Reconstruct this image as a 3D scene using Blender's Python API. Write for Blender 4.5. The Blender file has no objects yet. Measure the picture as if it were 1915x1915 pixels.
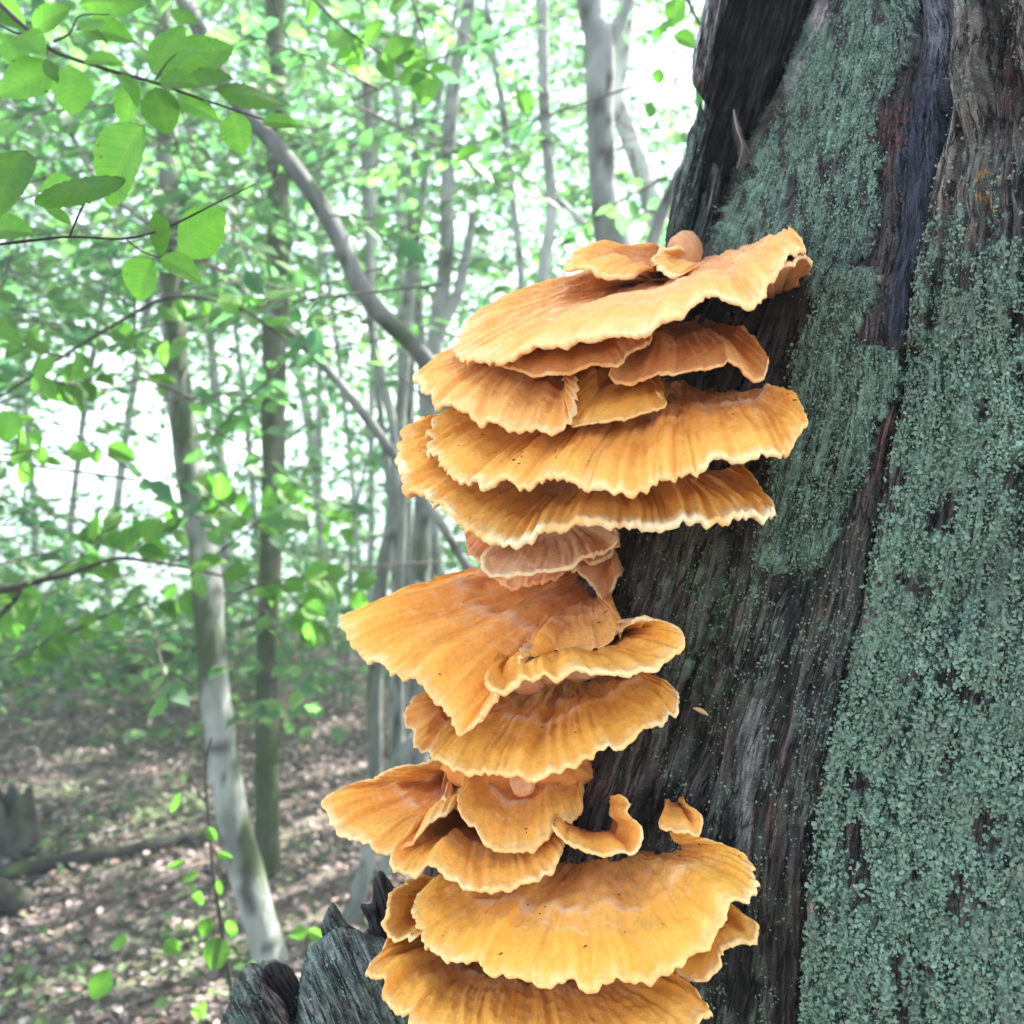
import bpy, math
import numpy as np

# ------------------------------------------------------------------ camera, world, sun, exposure
scene = bpy.context.scene
COL = scene.collection
PITCH = math.radians(3.0)
CAM = np.array([0.0, 0.0, 1.5])
FWD = np.array([0.0, math.cos(PITCH), -math.sin(PITCH)])
UPV = np.array([0.0, math.sin(PITCH), math.cos(PITCH)])
W = 1915.0

cd = bpy.data.cameras.new('camera')
cam = bpy.data.objects.new('camera', cd)
COL.objects.link(cam)
cam.location = CAM
cam.rotation_euler = (math.pi / 2 - PITCH, 0, 0)
cd.sensor_width = 36
cd.lens = 36
cd.clip_start = 0.02
cd.clip_end = 2000
cd.dof.use_dof = True
cd.dof.focus_distance = 0.80
cd.dof.aperture_fstop = 7.0
scene.camera = cam

SUN_EL = math.radians(52)
SUN_AZ = math.radians(50)          # measured from +Y (away from the camera) towards +X
sun_dir = np.array([math.sin(SUN_AZ) * math.cos(SUN_EL), math.cos(SUN_AZ) * math.cos(SUN_EL), math.sin(SUN_EL)])
world = bpy.data.worlds.new('World')
scene.world = world
world.use_nodes = True
wn = world.node_tree
wn.nodes.clear()
sky = wn.nodes.new('ShaderNodeTexSky')
sky.sky_type = 'NISHITA'
sky.sun_disc = False
sky.sun_elevation = SUN_EL
sky.sun_rotation = SUN_AZ
sky.air_density = 1.0
sky.dust_density = 2.5
sky.ozone_density = 1.0
hs = wn.nodes.new('ShaderNodeHueSaturation')     # thin cloud veil: less saturated sky
hs.inputs['Saturation'].default_value = 0.62
bg = wn.nodes.new('ShaderNodeBackground')
bg.inputs['Strength'].default_value = 0.15
wo = wn.nodes.new('ShaderNodeOutputWorld')
wn.links.new(sky.outputs[0], hs.inputs['Color'])
wn.links.new(hs.outputs[0], bg.inputs['Color'])
wn.links.new(bg.outputs[0], wo.inputs['Surface'])

sl = bpy.data.lights.new('sun', 'SUN')
sl.energy = 5.0
sl.angle = math.radians(0.5)
sl.color = (1.0, 0.97, 0.92)
so = bpy.data.objects.new('sun', sl)
COL.objects.link(so)
from mathutils import Vector
so.rotation_euler = Vector(sun_dir).to_track_quat('Z', 'Y').to_euler()
so.location = (3, 5, 12)

scene.view_settings.view_transform = 'Standard'
scene.view_settings.look = 'None'
scene.view_settings.gamma = 1.0
scene.view_settings.use_curve_mapping = False
scene.view_settings.exposure = 2.45
scene.render.engine = 'CYCLES'
scene.cycles.use_denoising = True
scene.cycles.max_bounces = 8
scene.cycles.diffuse_bounces = 4
scene.cycles.transmission_bounces = 4
scene.cycles.transparent_max_bounces = 4
scene.cycles.sample_clamp_indirect = 6.0

# ------------------------------------------------------------------ helpers
rng = np.random.default_rng(7)


def P(px, py, d):
    """A point seen at photo pixel (px, py), d metres in front of the camera."""
    px = np.asarray(px, float); py = np.asarray(py, float); d = np.asarray(d, float)
    X = (px / W - 0.5) * d
    Y = (0.5 - py / W) * d
    return CAM + d[..., None] * FWD + Y[..., None] * UPV + X[..., None] * np.array([1.0, 0, 0])


def proj(p):
    q = p - CAM
    d = np.maximum(q @ FWD, 1e-3)
    return (q[..., 0] / d + 0.5) * W, (0.5 - (q @ UPV) / d) * W, d


_perm = np.random.default_rng(3).permutation(512).astype(np.int64)
_perm = np.concatenate([_perm, _perm, _perm])
_g = np.random.default_rng(5).normal(size=(512, 3))
_g /= np.linalg.norm(_g, axis=1)[:, None]


def pn(x, y, z=0.0):
    """Gradient noise, about -1..1."""
    x, y, z = np.broadcast_arrays(np.asarray(x, float), np.asarray(y, float), np.asarray(z, float))
    xi, yi, zi = np.floor(x).astype(np.int64), np.floor(y).astype(np.int64), np.floor(z).astype(np.int64)
    xf, yf, zf = x - xi, y - yi, z - zi
    u, v, w = (f * f * f * (f * (f * 6 - 15) + 10) for f in (xf, yf, zf))

    def g(dx, dy, dz):
        h = _perm[(_perm[(_perm[(xi + dx) & 511] + yi + dy) & 511] + zi + dz) & 511]
        gr = _g[h]
        return gr[..., 0] * (xf - dx) + gr[..., 1] * (yf - dy) + gr[..., 2] * (zf - dz)
    l = lambda a, b, t: a + (b - a) * t
    x0 = l(l(g(0, 0, 0), g(1, 0, 0), u), l(g(0, 1, 0), g(1, 1, 0), u), v)
    x1 = l(l(g(0, 0, 1), g(1, 0, 1), u), l(g(0, 1, 1), g(1, 1, 1), u), v)
    return l(x0, x1, w) * 1.5


def fbm(x, y, z=0.0, o=4):
    s = 0; a = 0.5; f = 1.0
    for i in range(o):
        s = s + a * pn(np.asarray(x) * f + 17.3 * i, np.asarray(y) * f + 5.1 * i, np.asarray(z) * f + 9.7 * i)
        a *= 0.5; f *= 2.03
    return s


def sstep(a, b, x):
    t = np.clip((x - a) / (b - a), 0, 1)
    return t * t * (3 - 2 * t)


def mixc(a, b, t):
    a = np.asarray(a, float); b = np.asarray(b, float); t = np.asarray(t, float)[..., None]
    return a * (1 - t) + b * t


def inpoly(px, py, poly):
    poly = np.asarray(poly, float)
    r = np.zeros(px.shape, bool)
    n = len(poly)
    for i in range(n):
        x1, y1 = poly[i]; x2, y2 = poly[(i + 1) % n]
        if y1 == y2:
            continue
        c = ((y1 > py) != (y2 > py)) & (px < (x2 - x1) * (py - y1) / (y2 - y1) + x1)
        r ^= c
    return r


def catmull(pts, n):
    """n points along a Catmull-Rom curve through pts, even in length."""
    p = np.asarray(pts, float)
    q = np.vstack([2 * p[0] - p[1], p, 2 * p[-1] - p[-2]])
    out = []
    K = 12
    t = np.linspace(0, 1, K, endpoint=False)[:, None]
    for i in range(1, len(q) - 2):
        a, b, c, d = q[i - 1], q[i], q[i + 1], q[i + 2]
        out.append(0.5 * ((2 * b) + (-a + c) * t + (2 * a - 5 * b + 4 * c - d) * t ** 2 + (-a + 3 * b - 3 * c + d) * t ** 3))
    out.append(p[-1][None])
    o = np.vstack(out)
    s = np.concatenate([[0], np.cumsum(np.linalg.norm(np.diff(o, axis=0), axis=1))])
    tt = np.linspace(0, s[-1], n)
    return np.stack([np.interp(tt, s, o[:, k]) for k in range(o.shape[1])], 1), s[-1]


def mesh_np(name, verts, faces, mat, col=None, parent=None, smooth=True, data_only=False, grain=None):
    """faces: an (n,3) or (n,4) int array, or a list of such arrays."""
    me = bpy.data.meshes.new(name)
    if not isinstance(faces, list):
        faces = [faces]
    faces = [np.asarray(f, np.int32) for f in faces if len(f)]
    li = np.concatenate([f.ravel() for f in faces])
    sizes = np.concatenate([np.full(len(f), f.shape[1], np.int32) for f in faces])
    st = np.concatenate([[0], np.cumsum(sizes)[:-1]]).astype(np.int32)
    me.vertices.add(len(verts)); me.vertices.foreach_set('co', np.asarray(verts, np.float32).ravel())
    me.loops.add(len(li)); me.loops.foreach_set('vertex_index', li)
    me.polygons.add(len(sizes)); me.polygons.foreach_set('loop_start', st)
    try:
        me.polygons.foreach_set('loop_total', sizes)
    except Exception:
        pass
    me.polygons.foreach_set('use_smooth', np.full(len(sizes), smooth, bool))
    if col is not None:
        c = np.ones((len(verts), 4), np.float32); c[:, :3] = np.clip(col, 0, 1)
        at = me.color_attributes.new('Col', 'FLOAT_COLOR', 'POINT')
        at.data.foreach_set('color', c.ravel())
    if grain is not None:
        ga = me.attributes.new('grain', 'FLOAT_VECTOR', 'POINT')
        ga.data.foreach_set('vector', np.asarray(grain, np.float32).ravel())
    me.update(calc_edges=True)
    me.validate()
    if mat:
        me.materials.append(mat)
    if data_only:
        return me
    o = bpy.data.objects.new(name, me)
    COL.objects.link(o)
    if parent is not None:
        o.parent = parent
        o.matrix_parent_inverse = parent.matrix_basis.inverted()
    return o


def tag(o, label=None, cat=None, group=None, kind=None):
    if label: o['label'] = label
    if cat: o['category'] = cat
    if group: o['group'] = group
    if kind: o['kind'] = kind
    return o


def empty(name, loc):
    o = bpy.data.objects.new(name, None)
    COL.objects.link(o)
    o.location = tuple(float(v) for v in loc)
    o.empty_display_size = 0.05
    return o


def grid_faces(nr, nc, wrap=False):
    i = np.arange(nr - 1)[:, None] * nc
    j = np.arange(nc if wrap else nc - 1)[None]
    j2 = (j + 1) % nc
    return np.stack([i + j, i + j2, i + nc + j2, i + nc + j], -1).reshape(-1, 4)


def tube(path, rad, seg=10, rough=0.06, seed=0.0, freq=8.0):
    """Tube with noisy radius: verts, faces, (along, angle)."""
    p = np.asarray(path, float); n = len(p)
    t = np.gradient(p, axis=0); t /= np.linalg.norm(t, axis=1)[:, None] + 1e-9
    ref = np.array([0.31, 0.87, 0.12]) if abs(t[0] @ np.array([0.31, 0.87, 0.12])) < 0.9 else np.array([1.0, 0, 0])
    a = np.cross(t, ref); a /= np.linalg.norm(a, axis=1)[:, None] + 1e-9
    b = np.cross(t, a)
    th = np.linspace(0, 2 * math.pi, seg, endpoint=False)
    s = np.concatenate([[0], np.cumsum(np.linalg.norm(np.diff(p, axis=0), axis=1))])
    r = np.asarray(rad, float)[:, None] * (1 + rough * 2 * pn(np.cos(th)[None] * 1.2 + seed, np.sin(th)[None] * 1.2 + seed * 0.37, s[:, None] * freq))
    v = p[:, None] + r[..., None] * (np.cos(th)[None, :, None] * a[:, None] + np.sin(th)[None, :, None] * b[:, None])
    return v.reshape(-1, 3), grid_faces(n, seg, True), s


# ------------------------------------------------------------------ materials
def new_mat(name):
    m = bpy.data.materials.new(name)
    m.use_nodes = True
    nt = m.node_tree
    nt.nodes.clear()
    out = nt.nodes.new('ShaderNodeOutputMaterial')
    bs = nt.nodes.new('ShaderNodeBsdfPrincipled')
    nt.links.new(bs.outputs[0], out.inputs['Surface'])
    return m, nt, bs, out


def vc_mat(name, rough=0.8, nscale=60.0, namp=0.25, bscale=120.0, bdist=0.002, stretch=(1, 1, 1), spec=0.3, sss=0.0, bstr=0.6, gattr=False):
    """Per-vertex pigment times fine noise, with a fine bump."""
    m, nt, bs, out = new_mat(name)
    N = nt.nodes.new; L = nt.links.new
    at = N('ShaderNodeVertexColor'); at.layer_name = 'Col'
    tc = N('ShaderNodeTexCoord'); mp = N('ShaderNodeMapping'); mp.inputs['Scale'].default_value = stretch
    if gattr:
        ga = N('ShaderNodeAttribute'); ga.attribute_name = 'grain'
        L(ga.outputs['Vector'], mp.inputs['Vector'])
    else:
        L(tc.outputs['Object'], mp.inputs['Vector'])
    n1 = N('ShaderNodeTexNoise'); n1.inputs['Scale'].default_value = nscale; n1.inputs['Detail'].default_value = 5
    L(mp.outputs[0], n1.inputs['Vector'])
    mr = N('ShaderNodeMapRange'); mr.inputs['From Min'].default_value = 0.3; mr.inputs['From Max'].default_value = 0.7
    mr.inputs['To Min'].default_value = 1 - namp; mr.inputs['To Max'].default_value = 1 + namp
    L(n1.outputs['Fac'], mr.inputs['Value'])
    mx = N('ShaderNodeVectorMath'); mx.operation = 'SCALE'
    L(at.outputs['Color'], mx.inputs[0]); L(mr.outputs[0], mx.inputs['Scale'])
    L(mx.outputs[0], bs.inputs['Base Color'])
    n2 = N('ShaderNodeTexNoise'); n2.inputs['Scale'].default_value = bscale; n2.inputs['Detail'].default_value = 6
    L(mp.outputs[0], n2.inputs['Vector'])
    bp = N('ShaderNodeBump'); bp.inputs['Strength'].default_value = bstr; bp.inputs['Distance'].default_value = bdist
    L(n2.outputs['Fac'], bp.inputs['Height']); L(bp.outputs[0], bs.inputs['Normal'])
    bs.inputs['Roughness'].default_value = rough
    bs.inputs['Specular IOR Level'].default_value = spec
    if sss:
        bs.inputs['Subsurface Weight'].default_value = sss
        bs.inputs['Subsurface Radius'].default_value = (1.0, 0.5, 0.2)
        bs.inputs['Subsurface Scale'].default_value = 0.006
    return m


def leaf_mat(name, trans=0.6, tint=(1.45, 1.85, 1.5), rough=0.45):
    m, nt, bs, out = new_mat(name)
    N = nt.nodes.new; L = nt.links.new
    at = N('ShaderNodeVertexColor'); at.layer_name = 'Col'
    L(at.outputs['Color'], bs.inputs['Base Color'])
    bs.inputs['Roughness'].default_value = rough
    bs.inputs['Specular IOR Level'].default_value = 0.35
    mu = N('ShaderNodeMix'); mu.data_type = 'RGBA'; mu.blend_type = 'MULTIPLY'; mu.inputs['Factor'].default_value = 1.0
    L(at.outputs['Color'], mu.inputs['A']); mu.inputs['B'].default_value = (*tint, 1)
    tr = N('ShaderNodeBsdfTranslucent'); L(mu.outputs['Result'], tr.inputs['Color'])
    ms = N('ShaderNodeMixShader'); ms.inputs['Fac'].default_value = trans
    L(bs.outputs[0], ms.inputs[1]); L(tr.outputs[0], ms.inputs[2]); L(ms.outputs[0], out.inputs['Surface'])
    return m


def wood_mat():
    """Vertex pigment times sharp fibre lines, thin dark checks and fine specks, along the stored grain coordinate."""
    m, nt, bs, out = new_mat('weathered_wood')
    N = nt.nodes.new; L = nt.links.new
    at = N('ShaderNodeVertexColor'); at.layer_name = 'Col'
    ga = N('ShaderNodeAttribute'); ga.attribute_name = 'grain'

    def noise(scale, stretch, detail):
        mp = N('ShaderNodeMapping'); mp.inputs['Scale'].default_value = (1, stretch, 1); L(ga.outputs['Vector'], mp.inputs['Vector'])
        n = N('ShaderNodeTexNoise'); n.inputs['Scale'].default_value = scale; n.inputs['Detail'].default_value = detail; n.inputs['Roughness'].default_value = 0.6
        L(mp.outputs[0], n.inputs['Vector']); return n.outputs['Fac']

    def rng_(v, a, b, c, d):
        r = N('ShaderNodeMapRange'); L(v, r.inputs['Value'])
        for k, q in zip(('From Min', 'From Max', 'To Min', 'To Max'), (a, b, c, d)): r.inputs[k].default_value = q
        return r.outputs[0]

    def math_(op, a, b):
        n = N('ShaderNodeMath'); n.operation = op
        for i, q in enumerate((a, b)):
            if isinstance(q, (int, float)): n.inputs[i].default_value = q
            else: L(q, n.inputs[i])
        return n.outputs[0]
    fib = rng_(noise(300, 0.13, 3), 0.40, 0.60, 0.50, 1.45)
    chk0 = math_('ABSOLUTE', math_('SUBTRACT', noise(75, 0.11, 5), 0.5), 0)
    chk = rng_(chk0, 0.004, 0.022, 0.18, 1.0)
    cross = rng_(math_('ABSOLUTE', math_('SUBTRACT', noise(60, 0.8, 6), 0.5), 0), 0.002, 0.012, 0.45, 1.0)
    spk = rng_(noise(800, 0.8, 2), 0.38, 0.62, 0.72, 1.30)
    k = math_('MULTIPLY', math_('MULTIPLY', fib, chk), math_('MULTIPLY', spk, cross))
    sc = N('ShaderNodeVectorMath'); sc.operation = 'SCALE'
    L(at.outputs['Color'], sc.inputs[0]); L(k, sc.inputs['Scale']); L(sc.outputs[0], bs.inputs['Base Color'])
    h = math_('ADD', math_('MULTIPLY', fib, 0.35), math_('ADD', chk, math_('MULTIPLY', spk, 0.25)))
    bp = N('ShaderNodeBump'); bp.inputs['Strength'].default_value = 0.9; bp.inputs['Distance'].default_value = 0.0018
    L(h, bp.inputs['Height']); L(bp.outputs[0], bs.inputs['Normal'])
    bs.inputs['Roughness'].default_value = 0.8; bs.inputs['Specular IOR Level'].default_value = 0.25
    return m


M_WOOD = wood_mat()
M_LICHEN = vc_mat('lichen', 0.9, 300, 0.18, 500, 0.0008, (1, 1, 1), 0.15)
M_FUNGUS = vc_mat('fungus_flesh', 0.85, 260, 0.10, 520, 0.0009, (1, 1, 1), 0.12, sss=0.10, bstr=0.8)
M_BARK = vc_mat('smooth_bark', 0.85, 14, 0.22, 40, 0.006, (1, 1, 0.6), 0.2)
M_GROUND = vc_mat('forest_soil', 0.95, 9, 0.4, 25, 0.03, (1, 1, 1), 0.1)
M_LITTER = vc_mat('dead_leaves', 0.75, 60, 0.2, 80, 0.002, (1, 1, 1), 0.25)
M_LEAF = leaf_mat('beech_leaf')
M_FARLEAF = leaf_mat('woodland_leaf', 0.6, (1.6, 2.0, 2.1))

# ------------------------------------------------------------------ ground
def gz(x, y):
    x = np.asarray(x, float); y = np.asarray(y, float)
    r = np.maximum(y - 8.5, 0)
    z = 0.05 * np.clip(x, -8, 8) + 0.10 * fbm(x * 0.5, y * 0.5, 1.3, 3) + 0.03 * fbm(x * 2.5, y * 2.5, 4.2, 2)
    return z - 0.42 * sstep(0, 6, r) * np.minimum(r, 22) - 0.02 * np.clip(r - 22, 0, 200)


def build_ground():
    a = np.concatenate([np.linspace(-600, -12, 14), np.linspace(-10, 10, 161), np.linspace(12, 600, 14)])
    b = np.concatenate([np.linspace(-300, -4, 10), np.linspace(-3, 14, 137), np.linspace(15, 40, 20), np.linspace(50, 900, 14)])
    xx, yy = np.meshgrid(a, b)
    zz = gz(xx, yy)
    v = np.stack([xx, yy, zz], -1).reshape(-1, 3)
    n = fbm(v[:, 0] * 0.8, v[:, 1] * 0.8, 2.2, 4)
    c = mixc((0.07, 0.055, 0.047), (0.16, 0.13, 0.11), sstep(-0.4, 0.4, n))
    g = sstep(0.05, 0.45, fbm(v[:, 0] * 1.1 + 9, v[:, 1] * 1.1, 7.7, 3)) * 0.5
    far = sstep(9, 16, v[:, 1])
    c = mixc(c, (0.10, 0.15, 0.06), np.clip(g + far, 0, 1))
    o = mesh_np('ground', v, grid_faces(len(b), len(a)), M_GROUND, c)
    tag(o, kind='structure')
build_ground()

# ------------------------------------------------------------------ leaves in bulk
LT_V = np.array([[0, 0, 0], [0.5, 0, -0.03], [1, 0, -0.10], [0.22, 0.27, 0.06], [0.62, 0.27, 0.03], [0.22, -0.27, 0.06], [0.62, -0.27, 0.03]])
LT_F = np.array([[0, 1, 3], [3, 1, 4], [1, 2, 4], [0, 5, 1], [5, 6, 1], [1, 6, 2]])
DT_V = np.array([[0, 0, 0], [0.5, 0.33, 0.05], [1, 0, -0.05], [0.5, -0.33, 0.05]])
DT_F = np.array([[0, 2, 1], [0, 3, 2]])


def leaves_mesh(pos, d, nrm, ln, col, small=False, wid=1.0):
    """Many leaves as vertex/face/colour arrays."""
    T, F = (DT_V, DT_F) if small else (LT_V, LT_F)
    d = d / (np.linalg.norm(d, axis=1)[:, None] + 1e-9)
    s = np.cross(nrm, d); s /= np.linalg.norm(s, axis=1)[:, None] + 1e-9
    n = np.cross(d, s)
    v = pos[:, None] + ln[:, None, None] * (T[None, :, 0:1] * d[:, None] + T[None, :, 1:2] * wid * s[:, None] + T[None, :, 2:3] * n[:, None])
    f = F[None] + (np.arange(len(pos)) * len(T))[:, None, None]
    return v.reshape(-1, 3), f.reshape(-1, 3), np.repeat(col, len(T), axis=0)


def build_litter():
    n = 56000
    y = 1.9 + 9.0 * rng.random(n) ** 1.3
    x = (rng.random(n) - 0.55) * 1.25 * y
    z = gz(x, y) + 0.006 + 0.02 * rng.random(n)
    az = rng.random(n) * 2 * math.pi
    d = np.stack([np.cos(az), np.sin(az), rng.normal(0, 0.4, n)], 1)
    nr = np.stack([rng.normal(0, 0.6, n), rng.normal(0, 0.6, n), np.ones(n)], 1)
    t = rng.random(n)
    c = mixc((0.075, 0.052, 0.046), (0.42, 0.34, 0.325), t ** 2.0)
    c = mixc(c, (0.32, 0.19, 0.15), (rng.random(n) < 0.10) * 0.7)
    gp = fbm(x * 1.1 + 9, y * 1.1, 7.7, 3) + 0.25 * rng.normal(0, 1, n)
    c = mixc(c, (0.10, 0.16, 0.06), (gp > 0.42) * 0.85)
    v, f, cc = leaves_mesh(np.stack([x, y, z], 1), d, nr, 0.017 + 0.028 * rng.random(n), c)
    o = mesh_np('leaf_litter', v, f, M_LITTER, cc)
    tag(o, 'brown and grey fallen leaves carpeting the sloping woodland floor', 'fallen leaves', kind='stuff')
build_litter()

# ------------------------------------------------------------------ trees
LEAF_A, LEAF_B = np.array([0.065, 0.145, 0.05]), np.array([0.15, 0.255, 0.085])


def leaf_cols(n, depth=None):
    t = rng.random(n)
    c = mixc(LEAF_A, LEAF_B, t)
    c = mixc(c, (0.05, 0.125, 0.075), (rng.random(n) < 0.35) * 0.6)
    return c


TREES = []   # (root, base xy, leaf store)


def bark_cols(v, pale=(0.36, 0.35, 0.33), moss=0.0, seed=0.0, knots=()):
    x, y, z = v[:, 0], v[:, 1], v[:, 2]
    n = fbm(x * 9 + seed, y * 9, z * 4, 4) + 0.5 * fbm(x * 40 + seed, y * 40, z * 22, 3)
    c = mixc(np.asarray(pale) * 0.5, np.asarray(pale) * 1.25, sstep(-0.45, 0.45, n))
    band = sstep(0.25, 0.5, pn(x * 6, y * 6 + seed, z * 38))
    c = mixc(c, c * 0.72, band * 0.6)
    b = sstep(0.08, 0.2, fbm(x * 7 + seed * 3, y * 7, z * 3.2 + seed, 5) + moss - 0.2)
    c = mixc(c, (0.045, 0.065, 0.025), b * 0.9)
    g = sstep(0.0, 0.5, fbm(x * 14 + seed, y * 14, z * 9 + 4, 3))
    c = mixc(c, np.asarray(pale) * np.array([0.72, 0.85, 0.72]), g * 0.6)
    k = sstep(0.34, 0.42, pn(x * 22 + seed, y * 22, z * 17))
    return mixc(c, (0.04, 0.035, 0.03), k * 0.85)


def pix_path(pts, depth):
    out = []
    for p in pts:
        d = p[2] if len(p) > 2 else depth
        out.append(P(p[0], p[1], d))
    return np.array(out)


def tree(name, label, pts, widths, depth, pale=(0.25, 0.26, 0.24), moss=0.04, ground=True, up=3.0, branches=(), group=None, cat='tree', crown=True):
    """A tree whose trunk runs through photo points (top to bottom) at its distance, rooted in the ground and grown on above the frame."""
    p = pix_path(pts, depth)[::-1]
    w = np.array(widths[::-1], float) / W * depth / 2
    if ground:
        b = p[0].copy(); dz = gz(b[0], b[1]) - 0.12
        if b[2] > dz + 0.1:
            lean = (p[0] - p[1]); lean = lean / (abs(lean[2]) + 1e-6)
            k = b[2] - dz
            q = b + lean * np.array([0.35, 0.35, 0]) * k; q[2] = gz(q[0], q[1]) - 0.12
            p = np.vstack([q, p]); w = np.concatenate([[w[0] * 1.15], w])
        else:
            p[0, 2] = min(p[0, 2], dz)
    if up > 0:
        dirv = p[-1] - p[-2]; dirv /= np.linalg.norm(dirv)
        dirv = dirv * 0.6 + np.array([0, 0, 0.4]); dirv /= np.linalg.norm(dirv)
        p = np.vstack([p, p[-1] + dirv * up * 0.5, p[-1] + dirv * up + rng.normal(0, 0.1, 3)]); w = np.concatenate([w, [w[-1] * 0.8, w[-1] * 0.35]])
    n = max(40, int(np.sum(np.linalg.norm(np.diff(p, axis=0), axis=1)) / 0.05))
    n = int(min(n * 1.6, 200))
    q4, L = catmull(np.hstack([p, w[:, None]]), n)
    seed = float(rng.random() * 50)
    q = q4[:, :3] + 0.25 * q4[:, 3:4] * np.stack([pn(np.linspace(0, 9, n), seed), pn(np.linspace(0, 9, n), seed + 9), np.zeros(n)], 1)
    v, f, s = tube(q, np.maximum(q4[:, 3], 0.003), 18, 0.07, seed, 6)
    root = empty(name, (q[0][0], q[0][1], gz(q[0][0], q[0][1])))
    tag(root, label, cat, group)
    mesh_np('trunk', v, f, M_BARK, bark_cols(v, pale, moss, seed), root)
    for bp, bw in branches:
        bq = pix_path(bp, depth)
        b4, _ = catmull(np.hstack([bq, (np.array(bw, float) / W * depth / 2)[:, None]]), 40)
        v, f, s = tube(b4[:, :3], np.maximum(b4[:, 3], 0.002), 8, 0.1, seed, 10)
        mesh_np('limb', v, f, M_BARK, bark_cols(v, pale, moss, seed + 5), root)
    if crown:
        TREES.append([root, q[int(n * 0.6)][:2], []])
    return root


def ground_hit(px, py):
    t = np.linspace(1.5, 12, 3000); q = P(np.full(t.shape, px), np.full(t.shape, py), t)
    i = np.where(q[:, 2] < gz(q[:, 0], q[:, 1]))[0]
    return float(t[i[0]]) if len(i) else 8.0


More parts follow.
